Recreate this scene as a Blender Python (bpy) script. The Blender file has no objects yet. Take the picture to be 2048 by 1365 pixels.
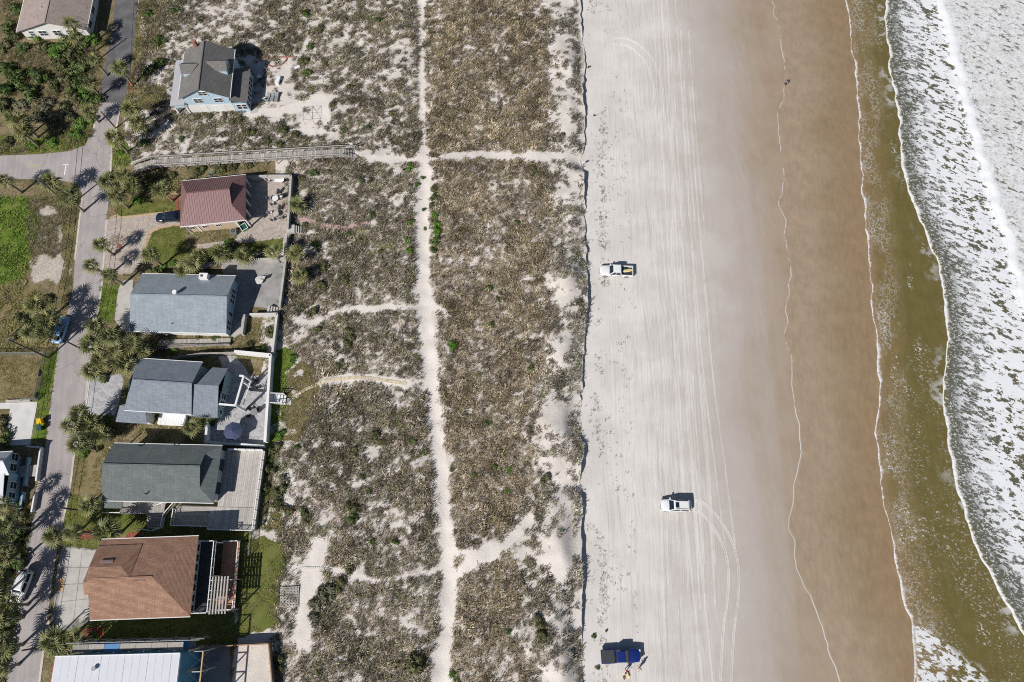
import bpy, math, random
import numpy as np
from mathutils import Vector, Matrix
random.seed(7); RNG = np.random.default_rng(11)
SC = bpy.context.scene; COL = SC.collection
R = math.radians
# ------------------------------------------------------------------ camera, sky, sun, exposure
FPX, PW, PH = 1365.0, 2048.0, 1365.0          # focal length and size of the picture in pixels
TILT = math.atan((1130 - PH / 2) / FPX)       # the drone looks down, tipped a little to the north
CAMZ = 110.0
cd = bpy.data.cameras.new('drone_camera'); cam = bpy.data.objects.new('drone_camera', cd); COL.objects.link(cam)
cam.location = (0, 0, CAMZ); cam.rotation_euler = (TILT, 0, 0)
cd.sensor_width = 36.0; cd.lens = 36.0 * FPX / PW; cd.clip_end = 6000; cd.clip_start = 1
SC.camera = cam
SUN_EL, SUN_AZ = R(42), R(48)                 # shadows fall towards az (from +x to +y)
w = bpy.data.worlds.new('World'); SC.world = w; w.use_nodes = True
nt = w.node_tree; bg = nt.nodes['Background']; sky = nt.nodes.new('ShaderNodeTexSky')
sky.sky_type = 'NISHITA'; sky.sun_disc = False; sky.sun_elevation = SUN_EL
# the sun stands opposite to where the shadows fall
sd = Vector((-math.cos(SUN_AZ) * math.cos(SUN_EL), -math.sin(SUN_AZ) * math.cos(SUN_EL), math.sin(SUN_EL)))
sky.sun_rotation = math.atan2(sd.x, sd.y); sky.air_density = 1.0; sky.dust_density = 0.6; sky.ozone_density = 1.5
nt.links.new(sky.outputs[0], bg.inputs[0]); bg.inputs[1].default_value = 0.05
sl = bpy.data.lights.new('sun', 'SUN'); sun = bpy.data.objects.new('sun', sl); COL.objects.link(sun)
sl.energy = 4.85; sl.angle = R(0.5); sl.color = (1.0, 0.955, 0.89)
sun.rotation_euler = (-sd).to_track_quat('-Z', 'Y').to_euler(); sun.location = sd * 300
SC.view_settings.view_transform = 'Standard'; SC.view_settings.look = 'None'
SC.view_settings.exposure = 0.0; SC.view_settings.gamma = 1.0; SC.view_settings.use_curve_mapping = False
SC.cycles.use_denoising = False; SC.cycles.filter_width = 1.05
SC.cycles.max_bounces = 5; SC.cycles.diffuse_bounces = 2; SC.cycles.glossy_bounces = 2; SC.cycles.transmission_bounces = 2
SC.cycles.transparent_max_bounces = 4; SC.cycles.caustics_reflective = False; SC.cycles.caustics_refractive = False

# ------------------------------------------------------------------ survey: photo pixel -> ground point
CT, ST = math.cos(TILT), math.sin(TILT)
def gz(px, py, z=0.0):
    u = (px - PW / 2) / FPX; v = (py - PH / 2) / FPX
    d = (u, -v * CT + ST, -v * ST - CT); t = (z - CAMZ) / d[2]
    return Vector((d[0] * t, d[1] * t, z))
def P2(pts, z=0.0): return np.array([gz(a, b, z)[:2] for a, b in pts])
def line_x(pts, z):                            # world polyline as x(y)
    q = P2(pts, z); q = q[np.argsort(q[:, 1])]
    return lambda y: np.interp(y, q[:, 1], q[:, 0])
SCARP = line_x([(1152,-260),(1160,-80),(1162,0),(1165,60),(1172,120),(1166,180),(1172,240),(1168,300),(1163,318),(1170,360),(1172,420),
  (1171,480),(1176,540),(1178,600),(1172,660),(1168,720),(1164,790),(1160,820),(1164,860),(1169,900),(1163,940),(1160,965),(1165,1000),
  (1163,1080),(1166,1150),(1163,1220),(1165,1270),(1168,1320),(1165,1365),(1166,1500),(1166,1700)], 0)
def vnoise(x, y, s=1.0, seed=0):               # value noise, numpy
    x = np.asarray(x, float) * s + 37.7 * seed; y = np.asarray(y, float) * s - 91.3 * seed
    xi = np.floor(x).astype(np.int64); yi = np.floor(y).astype(np.int64); fx = x - xi; fy = y - yi
    fx = fx * fx * (3 - 2 * fx); fy = fy * fy * (3 - 2 * fy)
    def h(a, b):
        n = (a * 374761393 + b * 668265263 + seed * 974634777) & 0xffffffff
        n = ((n ^ (n >> 13)) * 1274126177) & 0xffffffff
        return ((n ^ (n >> 16)) & 0xffff) / 65535.0
    return (h(xi, yi) * (1 - fx) + h(xi + 1, yi) * fx) * (1 - fy) + (h(xi, yi + 1) * (1 - fx) + h(xi + 1, yi + 1) * fx) * fy
def fbm(x, y, s, seed=0, o=3):
    a = 0; k = 0.5; t = 0
    for i in range(o): a = a + k * vnoise(x, y, s * 2 ** i, seed + i); t += k; k *= .5
    return a / t
def sstep(x, a, b):
    t = np.clip((x - a) / (b - a), 0, 1); return t * t * (3 - 2 * t)
def inpoly(poly, X, Y):
    X = np.asarray(X); Y = np.asarray(Y); r = np.zeros(X.shape, bool); n = len(poly)
    for i in range(n):
        x0, y0 = poly[i]; x1, y1 = poly[(i + 1) % n]
        if y0 == y1: continue
        c = ((y0 > Y) != (y1 > Y)) & (X < (x1 - x0) * (Y - y0) / (y1 - y0) + x0)
        r ^= c
    return r
def dline(pl, X, Y):                           # distance to polyline
    d = np.full(np.shape(X), 1e9)
    for i in range(len(pl) - 1):
        a = pl[i]; b = pl[i + 1]; e = b - a; L = max(e @ e, 1e-9)
        t = np.clip(((X - a[0]) * e[0] + (Y - a[1]) * e[1]) / L, 0, 1)
        d = np.minimum(d, np.hypot(X - a[0] - t * e[0], Y - a[1] - t * e[1]))
    return d
def scarp_h(y):                                # height of the eroded dune edge above the beach
    h = np.maximum(.06, -.45 + 2.3 * fbm(0 * np.asarray(y) + 3, y, 0.11, 5, 3))
    yg = gz(1160, 838)[1]; yp = gz(1163, 320)[1]; yq = gz(1160, 968)[1]
    for c, wd in ((yg, 3.2), (yp, 2.2), (yq, 1.6)): h = h * (1 - .93 * np.exp(-((np.asarray(y) - c) / wd) ** 4))
    return h
BEACH_TOP = -0.9
MOUNDS = [(*gz(a, b)[:2], h, r) for a, b, h, r in ((1112,870,1.3,3.0), (1118,1100,1.0,2.6), (1120,1290,1.1,2.8), (1128,560,1.0,2.4), (1132,120,.9,2.4), (1120,700,.7,2.2))]
def dune_z(x, y):
    x = np.asarray(x, float); y = np.asarray(y, float); u = x - SCARP(y)
    k = sstep(x, -42, -30)
    z = k * (0.9 * (fbm(x, y, 0.11, 21, 3) - .5) + 0.35 * (fbm(x, y, 0.5, 31, 2) - .5))
    z = z + sstep(u, -11, -4) * (1.0 * (fbm(x, y, .16, 41, 2) - .45)) * sstep(-u, .3, 3)
    z = z - .45 * np.exp(-(dline(TRACK, x, y) / 1.8) ** 2) * k
    for mx, my, am, rr in MOUNDS: z = z + am * np.exp(-(((x - mx) / rr) ** 2 + ((y - my) / (rr * 1.5)) ** 2))
    edge = BEACH_TOP + scarp_h(y)               # the level of the brink
    f = sstep(u, -3.2, 0.0)
    return z * (1 - f) + edge * f
def beach_z(x, y):
    u = np.maximum(np.asarray(x, float) - SCARP(y), 0)
    return BEACH_TOP - 0.011 * np.minimum(u, 20) - 0.021 * np.maximum(u - 20, 0) + .03 * (fbm(x, y, .3, 61, 2) - .5)
TRACK = P2([(838,-120),(841,0),(843,150),(846,290),(848,400),(843,480),(845,560),(850,640),(857,720),(866,800),(874,900),(884,1000),(892,1100),(894,1180),(890,1260),(882,1365),(878,1500)])
def ground_z(x, y):
    return np.where(np.asarray(x) < SCARP(y), dune_z(x, y), beach_z(x, y))
def G(px, py):                                 # pixel -> point on the terrain
    z = 0.0
    for _ in range(8):
        p = gz(px, py, z); z = float(ground_z(p.x, p.y))
    return Vector((p.x, p.y, z))

# ------------------------------------------------------------------ shader helper
class S:
    def __init__(s, t, o): s.t = t; s.o = o
    def _m(s, op, b=None, c=None):
        n = s.t.nodes.new('ShaderNodeMath'); n.operation = op
        for i, v in enumerate((s, b, c)):
            if v is None: continue
            if isinstance(v, S): s.t.links.new(v.o, n.inputs[i])
            else: n.inputs[i].default_value = v
        return S(s.t, n.outputs[0])
    def __add__(s, b): return s._m('ADD', b)
    __radd__ = __add__
    def __mul__(s, b): return s._m('MULTIPLY', b)
    __rmul__ = __mul__
    def __sub__(s, b): return s._m('SUBTRACT', b)
    def __rsub__(s, b): return (s * -1.0) + b
    def max(s, b): return s._m('MAXIMUM', b)
    def min(s, b): return s._m('MINIMUM', b)
    def clamp(s): return s.max(0.0).min(1.0)
    def sin(s): return s._m('SINE')
    def abs(s): return s._m('ABSOLUTE')
    def step(s, a, b):                          # smooth 0..1 between a and b
        n = s.t.nodes.new('ShaderNodeMapRange'); n.interpolation_type = 'SMOOTHSTEP'
        s.t.links.new(s.o, n.inputs[0])
        for i, v in ((1, a), (2, b)):
            if isinstance(v, S): s.t.links.new(v.o, n.inputs[i])
            else: n.inputs[i].default_value = v
        return S(s.t, n.outputs[0])
class Mat:
    def __init__(s, name, rough=.8, spec=.3):
        s.m = bpy.data.materials.new(name); s.m.use_nodes = True; s.t = s.m.node_tree
        s.b = s.t.nodes['Principled BSDF']; s.b.inputs['Roughness'].default_value = rough
        s.b.inputs['Specular IOR Level'].default_value = spec; M[name] = s.m; s._pos = {}
    def coord(s, kind='pos'):
        if kind not in s._pos:
            if kind == 'pos': o = s.t.nodes.new('ShaderNodeNewGeometry').outputs['Position']
            elif kind == 'uv': o = s.t.nodes.new('ShaderNodeTexCoord').outputs['UV']
            else: o = s.t.nodes.new('ShaderNodeTexCoord').outputs['Object']
            s._pos[kind] = S(s.t, o)
        return s._pos[kind]
    def map(s, v, sc=(1, 1, 1), rot=0.0, off=(0, 0, 0)):
        n = s.t.nodes.new('ShaderNodeMapping'); s.t.links.new(v.o, n.inputs[0])
        n.inputs[3].default_value = sc; n.inputs[2].default_value = (0, 0, rot); n.inputs[1].default_value = off
        return S(s.t, n.outputs[0])
    def xyz(s, v):
        n = s.t.nodes.new('ShaderNodeSeparateXYZ'); s.t.links.new(v.o, n.inputs[0]); return [S(s.t, o) for o in n.outputs]
    def vec(s, x, y, z=0.0):
        n = s.t.nodes.new('ShaderNodeCombineXYZ')
        for i, v in enumerate((x, y, z)):
            if isinstance(v, S): s.t.links.new(v.o, n.inputs[i])
            else: n.inputs[i].default_value = v
        return S(s.t, n.outputs[0])
    def noise(s, v, sc, det=3, rough=.55, dist=0.0, color=False):
        n = s.t.nodes.new('ShaderNodeTexNoise'); s.t.links.new(v.o, n.inputs['Vector'])
        n.inputs['Scale'].default_value = sc; n.inputs['Detail'].default_value = det
        n.inputs['Roughness'].default_value = rough; n.inputs['Distortion'].default_value = dist
        return S(s.t, n.outputs[1 if color else 0])
    def voro(s, v, sc, feat='F1', out='Distance', rnd=1.0):
        n = s.t.nodes.new('ShaderNodeTexVoronoi'); n.feature = feat; s.t.links.new(v.o, n.inputs['Vector'])
        if isinstance(sc, S): s.t.links.new(sc.o, n.inputs['Scale'])
        else: n.inputs['Scale'].default_value = sc
        n.inputs['Randomness'].default_value = rnd
        return S(s.t, n.outputs[out])
    def brick(s, v, c1, c2, mortar, sc=1.0, w=.5, h=.25, ms=.02, off=.5):
        n = s.t.nodes.new('ShaderNodeTexBrick'); s.t.links.new(v.o, n.inputs[0])
        n.inputs[1].default_value = (*c1, 1); n.inputs[2].default_value = (*c2, 1); n.inputs[3].default_value = (*mortar, 1)
        n.inputs[4].default_value = sc; n.inputs[5].default_value = ms; n.inputs[8].default_value = w; n.inputs[9].default_value = h
        n.offset = off
        return S(s.t, n.outputs[0]), S(s.t, n.outputs[1])
    def attr(s, name, out='Fac'):
        n = s.t.nodes.new('ShaderNodeAttribute'); n.attribute_name = name; return S(s.t, n.outputs[out])
    def rnd(s):
        n = s.t.nodes.new('ShaderNodeObjectInfo'); return S(s.t, n.outputs['Random'])
    def vadd(s, a, b, f=1.0):
        n = s.t.nodes.new('ShaderNodeVectorMath'); n.operation = 'MULTIPLY_ADD'
        s.t.links.new(b.o, n.inputs[0]); n.inputs[1].default_value = (f, f, f); s.t.links.new(a.o, n.inputs[2])
        return S(s.t, n.outputs[0])
    def mix(s, a, b, f):
        n = s.t.nodes.new('ShaderNodeMix'); n.data_type = 'RGBA'
        for i, v in ((6, a), (7, b)):
            if isinstance(v, S): s.t.links.new(v.o, n.inputs[i])
            else: n.inputs[i].default_value = (*v, 1)
        if isinstance(f, S): s.t.links.new(f.o, n.inputs[0])
        else: n.inputs[0].default_value = f
        return S(s.t, n.outputs[2])
    def mul(s, a, f):                            # colour times scalar
        n = s.t.nodes.new('ShaderNodeVectorMath'); n.operation = 'SCALE'; s.t.links.new(a.o, n.inputs[0])
        if isinstance(f, S): s.t.links.new(f.o, n.inputs['Scale'])
        else: n.inputs['Scale'].default_value = f
        return S(s.t, n.outputs[0])
    def bump(s, h, st=.5, d=.05):
        n = s.t.nodes.new('ShaderNodeBump'); n.inputs['Strength'].default_value = st; n.inputs['Distance'].default_value = d
        s.t.links.new(h.o, n.inputs['Height']); s.t.links.new(n.outputs[0], s.b.inputs['Normal'])
    def out(s, col=None, rough=None):
        if col is not None:
            if isinstance(col, S): s.t.links.new(col.o, s.b.inputs['Base Color'])
            else: s.b.inputs['Base Color'].default_value = (*col, 1)
        if rough is not None: s.t.links.new(rough.o, s.b.inputs['Roughness'])
        return s.m
M = {}
def simple(name, col, rough=.7, var=.25, sc=3.0, bump=0.0, spec=.3, metal=0.0, kind='pos', rnd=0.0):
    m = Mat(name, rough, spec); c = m.coord(kind); n = m.noise(c, sc, 4)
    f = (n - .5) * (var * 2) + 1.0
    if rnd: f = f * ((m.rnd() - .5) * (2 * rnd) + 1.0)
    base = m.mix(col, col, 0.0); m.out(m.mul(base, f))
    if bump: m.bump(m.noise(c, sc * 4, 3), bump, .03)
    m.b.inputs['Metallic'].default_value = metal
    return m.m

# ------------------------------------------------------------------ mesh helper
ORG = {}
class Fr:                                       # local frame on the ground: a = along, b = across
    def __init__(s, o=(0, 0), ang=0.0, z=0.0):
        s.o = Vector((o[0], o[1], z)); s.ang = ang; s.c = math.cos(ang); s.s = math.sin(ang)
    def w(s, p): return Vector((s.o.x + p[0] * s.c - p[1] * s.s, s.o.y + p[0] * s.s + p[1] * s.c, s.o.z + p[2]))
    def inv(s, px, py, z=0.0):                  # pixel at height z -> local a, b
        q = gz(px, py, z + s.o.z) - s.o; return (q.x * s.c + q.y * s.s, -q.x * s.s + q.y * s.c)
def fit(pts, z):                                # SW, SE, NE, NW pixels at height z -> frame at SW, length, width
    q = [gz(a, b, z) for a, b in pts]
    e = (q[1] - q[0]) + (q[2] - q[3]); n = (q[3] - q[0]) + (q[2] - q[1])
    ang = math.atan2(e.y, e.x) * .5 + (math.atan2(n.y, n.x) - math.pi / 2) * .5
    L = ((q[1] - q[0]).length + (q[2] - q[3]).length) / 2; W = ((q[3] - q[0]).length + (q[2] - q[1]).length) / 2
    c = sum(q, Vector()) / 4; ca, sa = math.cos(ang), math.sin(ang)
    return Fr((c.x - L / 2 * ca + W / 2 * sa, c.y - L / 2 * sa - W / 2 * ca), ang), L, W
ID = Fr()
class MB:
    def __init__(s, fr=None): s.v = []; s.f = []; s.fr = fr or ID
    def add(s, vs, fs):
        n = len(s.v); s.v += [s.fr.w(p) for p in vs]; s.f += [[i + n for i in f] for f in fs]; return s
    def box(s, a0, a1, b0, b1, z0, z1):
        return s.add([(a0,b0,z0),(a1,b0,z0),(a1,b1,z0),(a0,b1,z0),(a0,b0,z1),(a1,b0,z1),(a1,b1,z1),(a0,b1,z1)],
                     [(3,2,1,0),(4,5,6,7),(0,1,5,4),(1,2,6,5),(2,3,7,6),(3,0,4,7)])
    def poly(s, pts): return s.add(pts, [list(range(len(pts)))])
    def slab(s, pts, t=.12):                    # a plane with thickness, downwards
        n = len(pts); lo = [(p[0], p[1], p[2] - t) for p in pts]
        return s.add(list(pts) + lo, [list(range(n)), list(range(2 * n - 1, n - 1, -1))] + [[i, i + n, (i + 1) % n + n, (i + 1) % n] for i in range(n)])
    def beam(s, p, q, w=.1, h=.1):
        p = Vector(p); q = Vector(q); d = (q - p).normalized()
        up = Vector((0, 0, 1)) if abs(d.z) < .95 else Vector((0, 1, 0))
        r = d.cross(up).normalized() * (w / 2); u = r.cross(d).normalized() * (h / 2)
        vs = [p - r - u, p + r - u, p + r + u, p - r + u, q - r - u, q + r - u, q + r + u, q - r + u]
        return s.add(vs, [(0,1,2,3),(7,6,5,4),(0,4,5,1),(1,5,6,2),(2,6,7,3),(3,7,4,0)])
    def tube(s, pts, rad, n=8, cap=True):
        pts = [Vector(p) for p in pts]; rr = rad if isinstance(rad, (list, tuple)) else [rad] * len(pts)
        vs = []; fs = []
        for i, p in enumerate(pts):
            d = (pts[min(i + 1, len(pts) - 1)] - pts[max(i - 1, 0)]).normalized()
            up = Vector((0, 0, 1)) if abs(d.z) < .9 else Vector((1, 0, 0))
            r = d.cross(up).normalized(); u = r.cross(d)
            vs += [p + (r * math.cos(2 * math.pi * k / n) + u * math.sin(2 * math.pi * k / n)) * rr[i] for k in range(n)]
        for i in range(len(pts) - 1):
            fs += [(i * n + k, i * n + (k + 1) % n, (i + 1) * n + (k + 1) % n, (i + 1) * n + k) for k in range(n)]
        if cap: fs += [list(range(n - 1, -1, -1)), [(len(pts) - 1) * n + k for k in range(n)]]
        return s.add(vs, fs)
    def cyl(s, a, b, z0, z1, r0, r1=None, n=12): return s.tube([(a, b, z0), (a, b, z1)], [r0, r0 if r1 is None else r1], n)
    def loft(s, rings, cap=True, closed=True):
        n = len(rings[0]); vs = [p for r in rings for p in r]; fs = []
        for i in range(len(rings) - 1):
            for k in range(n if closed else n - 1): fs.append((i*n+k, i*n+(k+1)%n, (i+1)*n+(k+1)%n, (i+1)*n+k))
        if cap: fs += [list(range(n - 1, -1, -1)), [(len(rings) - 1) * n + k for k in range(n)]]
        return s.add(vs, fs)
    def build(s, name, mat, parent=None, smooth=False, uv=False, org=None):
        o0 = ORG.get(parent.name) if parent else (org or Vector((0, 0, 0)))
        me = bpy.data.meshes.new(name); me.from_pydata([v - o0 for v in s.v], [], s.f); me.update()
        if uv:
            ul = me.uv_layers.new(name='UVMap').data; vs = me.vertices
            for p in me.polygons:
                n = p.normal; u = Vector((0, 0, 1)).cross(n)
                u = u.normalized() if u.length > .02 else Vector((s.fr.c, s.fr.s, 0)); v = n.cross(u)
                for li in p.loop_indices:
                    q = vs[me.loops[li].vertex_index].co; ul[li].uv = (q.dot(u), q.dot(v))
        if smooth: me.shade_smooth()
        me.materials.append(M[mat] if isinstance(mat, str) else mat)
        o = bpy.data.objects.new(name, me); COL.objects.link(o)
        if parent: o.parent = parent
        else: o.location = o0
        ORG[o.name] = o0
        return o
def tag(o, label, cat, group=None):
    o['label'] = label; o['category'] = cat
    if group: o['group'] = group
    return o
def thing(name, label, cat, loc, group=None):
    o = bpy.data.objects.new(name, None); COL.objects.link(o); o.location = loc; o.empty_display_size = .3
    ORG[o.name] = Vector(loc); return tag(o, label, cat, group)
def struct(o, kind='structure'): o['kind'] = kind; return o
EXCL = []
def rough_edge(pts, amp, step=.6):               # world outline with an uneven edge
    q = [gz(a, b, 0) for a, b in pts]; out = []
    for i in range(len(q)):
        p, r = q[i], q[(i + 1) % len(q)]; n = max(1, int((r - p).length / step)); d = (r - p).normalized()
        for k in range(n):
            c = p.lerp(r, k / n); j = (float(fbm(c.x, c.y, .9, 401, 3)) - .5) * 2 * amp; out.append((c.x - d.y * j, c.y + d.x * j))
    return out
def sheet(name, pts, mat, z=.004, kind='structure', amp=0.0, excl=True):   # flat ground cover from photo outline
    mb = MB(); q = rough_edge(pts, amp) if amp else [gz(a, b, 0)[:2] for a, b in pts]
    if excl: EXCL.append(np.array(q))
    mb.poly([(x, y, z) for x, y in q])
    if Vector((0, 0, 1)).dot(_nrm(mb.v)) < 0: mb.f = [f[::-1] for f in mb.f]
    o = mb.build(name, mat, uv=True); return struct(o, kind)
def _nrm(v):
    n = Vector()
    for i in range(len(v)):
        a = v[i]; b = v[(i + 1) % len(v)]; n += Vector(((a.y - b.y) * (a.z + b.z), (a.z - b.z) * (a.x + b.x), (a.x - b.x) * (a.y + b.y)))
    return n
def npmesh(name, V, nsides, idx, mat, attrs=None, cols=None, smooth=False):
    me = bpy.data.meshes.new(name); me.vertices.add(len(V)); me.vertices.foreach_set('co', np.asarray(V, np.float32).ravel())
    me.loops.add(len(idx)); me.loops.foreach_set('vertex_index', np.asarray(idx, np.int32))
    ns = np.asarray(nsides, np.int32); me.polygons.add(len(ns))
    me.polygons.foreach_set('loop_start', np.concatenate([[0], np.cumsum(ns)[:-1]]).astype(np.int32)); me.polygons.foreach_set('loop_total', ns)
    me.update(calc_edges=True)
    for k, a in (attrs or {}).items():
        at = me.attributes.new(k, 'FLOAT', 'POINT'); at.data.foreach_set('value', np.asarray(a, np.float32).ravel())
    if cols is not None:
        at = me.attributes.new('col', 'FLOAT_COLOR', 'POINT'); at.data.foreach_set('color', np.asarray(cols, np.float32).ravel())
    if smooth: me.shade_smooth()
    me.materials.append(M[mat]); o = bpy.data.objects.new(name, me); COL.objects.link(o); ORG[o.name] = Vector((0, 0, 0)); return o
def gridmesh(name, X, Y, Z, mat, attrs=None, smooth=True):
    r, c = X.shape; i = np.arange(r * c).reshape(r, c)
    q = np.stack([i[:-1, :-1], i[:-1, 1:], i[1:, 1:], i[1:, :-1]], -1).reshape(-1)
    V = np.stack([X, Y, Z], -1).reshape(-1, 3)
    return npmesh(name, V, np.full(len(q) // 4, 4), q, mat, {k: v.ravel() for k, v in (attrs or {}).items()}, None, smooth)
# ------------------------------------------------------------------ terrain: dune land, beach, sea
def spaced(lo, hi, d, far_lo=None, far_hi=None):
    a = list(np.arange(lo, hi + d * .5, d)); k = d
    if far_lo is not None:
        x = lo; s = d * 2
        while x > far_lo: x -= s; s *= 1.6; a.insert(0, x)
    if far_hi is not None:
        x = hi; s = d * 2
        while x < far_hi: x += s; s *= 1.6; a.append(x)
    return np.array(a)
ROWS = spaced(-30, 125, .42, -2500, 2500)
PATHS = [  # bare sand trails: pixels, half width in metres
 ([(838,-120),(840,0),(842,150),(845,300)], .55),
 ([(690,308),(740,318),(820,321),(900,316),(960,308),(1010,313),(1060,316),(1110,312),(1175,322)], .85), ([(1060,316),(1110,312),(1175,322)], 1.3),
 ([(845,300),(848,400),(843,480),(845,560),(850,640),(857,720),(866,800),(874,900),(884,1000),(892,1100),(894,1180),(890,1260),(882,1365),(878,1500)], 1.3),
 ([(580,640),(620,650),(650,635),(670,622),(740,618),(830,615)], .55),
 ([(584,797),(610,780),(650,765),(700,757),(740,757),(812,768)], .8),
 ([(600,440),(640,450),(680,455),(740,448)], .5),
 ([(585,1140),(620,1135),(660,1138),(710,1150),(750,1165),(800,1152),(870,1145)], .38),
 ([(890,1170),(930,1130),(980,1105),(1005,1095),(1030,1070),(1060,1035)], .8), ([(930,1130),(960,1112),(990,1102)], 1.3),
 ([(900,1110),(935,1110),(985,1100)], .9),
 ([(1100,958),(1130,964),(1165,972)], .7),
 ([(845,600),(870,615),(890,630)], .7),
 ([(632,1090),(625,1150),(610,1220),(605,1280)], 1.6),
 ([(625,230),(610,260),(640,215)], 1.6), ([(500,230),(560,225),(640,200),(650,240)], 1.2),
]
PATHW = [(P2(p), hw) for p, hw in PATHS]
def path_mask(X, Y):
    m = np.zeros(np.shape(X)); nz = (fbm(X, Y, .5, 71, 2) - .5) * .9
    for pl, hw in PATHW:
        d = dline(pl, X, Y) + nz; m = np.maximum(m, 1 - sstep(d, hw * .7, hw * 1.25 + .12))
    return m
POLY = {k: P2(v) for k, v in dict(
 brown=[(858,-150),(1070,-150),(1085,60),(1100,200),(1070,300),(1090,330),(1110,420),(1095,560),(1110,680),(1060,790),(1040,860),(1080,960),(1010,1090),(1040,1200),(1050,1365),(1050,1500),(895,1500),(910,1180),(890,900),(870,640),(860,300)],
 mid=[(560,330),(835,330),(825,600),(850,760),(880,1000),(885,1500),(540,1500),(545,1300),(600,1300),(640,1100),(600,1000),(575,900),(600,760),(570,640),(585,480)],
 upleft=[(285,-150),(835,-150),(838,305),(700,300),(260,325),(250,250),(280,100)],
 yard_sand=[(500,105),(590,110),(600,215),(520,235),(500,205)],
 greenweed=[(-60,388),(60,398),(85,455),(60,520),(40,560),(-60,600)],
 drygrass=[(-60,590),(60,560),(100,600),(108,690),(-60,712)],
 sandlot=[(45,400),(120,395),(160,400),(150,460),(140,570),(70,560),(60,500)],
 topleft=[(-80,-120),(40,-120),(40,60),(190,80),(205,200),(180,290),(80,305),(-80,312)],
 leftwood=[(-90,1000),(70,1015),(40,1180),(10,1365),(-20,1500),(-120,1500)],
 pale=[(1075,-150),(1180,-150),(1180,300),(1095,300),(1110,200),(1095,120),(1075,40)],
 pale2=[(1120,430),(1180,430),(1180,960),(1100,960),(1050,900),(1045,860),(1080,780),(1115,700),(1100,560)],
 pale3=[(1060,1000),(1180,970),(1180,1500),(1040,1500),(1060,1300),(1085,1230),(1040,1120)],
 noscrub=[(405,1010),(520,900),(545,690),(572,690),(600,722),(624,737),(628,780),(594,895),(545,896),(518,1062),(552,1066),(562,1120),(548,1180),(544,1262),(540,1290),(548,1420),(200,1420),(200,1010)],
 hsand=[(460,1290),(545,1290),(545,1420),(460,1420)],
).items()}
def zones(X, Y):
    z = {k: inpoly(p, X + (fbm(X, Y, .3, 81) - .5) * 4.5, Y + (fbm(X, Y, .3, 83) - .5) * 4.5).astype(float) for k, p in POLY.items()}
    return z
def density(X, Y):
    """share of the ground under dune scrub"""
    z = zones(X, Y); u = X - SCARP(Y); n1 = fbm(X, Y, .16, 91, 3); n2 = fbm(X, Y, .75, 95, 2)
    d = np.zeros(np.shape(X))
    d = np.where(z['upleft'] > 0, .60 + .55 * (n1 - .5), d)
    d = np.where(z['mid'] > 0, .78 + .55 * (n1 - .5), d)
    d = np.where(z['brown'] > 0, .90 + .5 * (n1 - .5), d)
    rest = (d == 0) & (X > -40) & (u < 0)
    d = np.where(rest, .50 + 1.1 * (fbm(X, Y, .22, 97, 2) - .5), d)
    pal = np.maximum(np.maximum(z['pale'], z['pale2']), z['pale3']); d = np.where(pal > 0, .40 + 1.3 * (fbm(X, Y, .2, 99, 3) - .5) + .25 * sstep(u, -4, -1), d)
    d = np.where(u > -.25, 0, d); d = np.where(z['yard_sand'] > 0, .26, d)
    d = d - .30 * sstep(u, -7.5, -4) * (1 - sstep(u, -2.2, -1.0)) * sstep(fbm(X, Y, .08, 231, 2), .38, .55); d = d + .3 * (n2 - .5)
    return np.clip(d, 0, 1) * (1 - path_mask(X, Y)) * (1 - inpoly(POLY['noscrub'], X, Y)), z
def clump(X, Y, d):
    c = .22 * vnoise(X, Y, .5, 161) + .38 * vnoise(X * .75, Y, 1.1, 165) + .40 * vnoise(X, Y * .8, 2.4, 169)
    return c - (.5 + .42 * (.5 - d))
us = np.concatenate([-spaced(.7, 125, .44, None, 2500)[::-1], [-.45, -.25, -.12, -.04, 0.0]])
UU, YY = np.meshgrid(us, ROWS); XX = UU + SCARP(YY)
jag = np.where(UU > -.5, (fbm(YY * 0 + 9, YY, .8, 15, 3) - .5) * .9, 0); XX = XX + jag
ZZ = dune_z(XX, YY); ZZ = np.where(UU >= -.001, beach_z(XX + .05, YY) - .3, ZZ)
ZZ[:, -1] = np.minimum(ZZ[:, -1], ZZ[:, -2] - .05); XX[:, -1] = XX[:, -2] + .12
dens, zn = density(XX, YY)
soil = np.where(XX + (fbm(XX, YY, .2, 55, 3) - .5) * 5 < -43 + (YY < 20) * 2, .75 - .28 * zn['sandlot'] - .6 * zn['hsand'] - .75 * zn['upleft'] - .75 * zn['yard_sand'], 0)
soil = np.clip(soil, 0, 1) * (1 - path_mask(XX, YY))
m = Mat('dune_sand', .95, .1); p = m.coord()
n1 = m.noise(p, .35, 4); n2 = m.noise(p, 3.0, 4); n3 = m.noise(p, 9.0, 3)
c = m.mix((.57, .525, .485), (.67, .625, .59), n1.step(.3, .7))
c = m.mix(c, (.50, .45, .41), n2.step(.55, .8) * .5)
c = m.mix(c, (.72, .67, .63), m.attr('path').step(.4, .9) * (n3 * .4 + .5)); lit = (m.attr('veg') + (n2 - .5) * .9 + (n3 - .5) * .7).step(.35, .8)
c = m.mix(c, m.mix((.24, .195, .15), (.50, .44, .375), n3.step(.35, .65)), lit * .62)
c = m.mix(c, m.mix((.13, .115, .055), (.27, .21, .135), (n2 + (n1 - .5) * .8).step(.4, .65)), (m.attr('soil') + (n2 - .5) * .5).step(.3, .7))
m.out(c); m.bump(n2 * .6 + n3 * .4, .8, .12)
struct(gridmesh('dune_ground', XX, YY, ZZ, 'dune_sand', dict(path=path_mask(XX, YY), veg=sstep(clump(XX, YY, dens), -.04, .06) * (dens > .02), soil=soil)))

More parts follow.
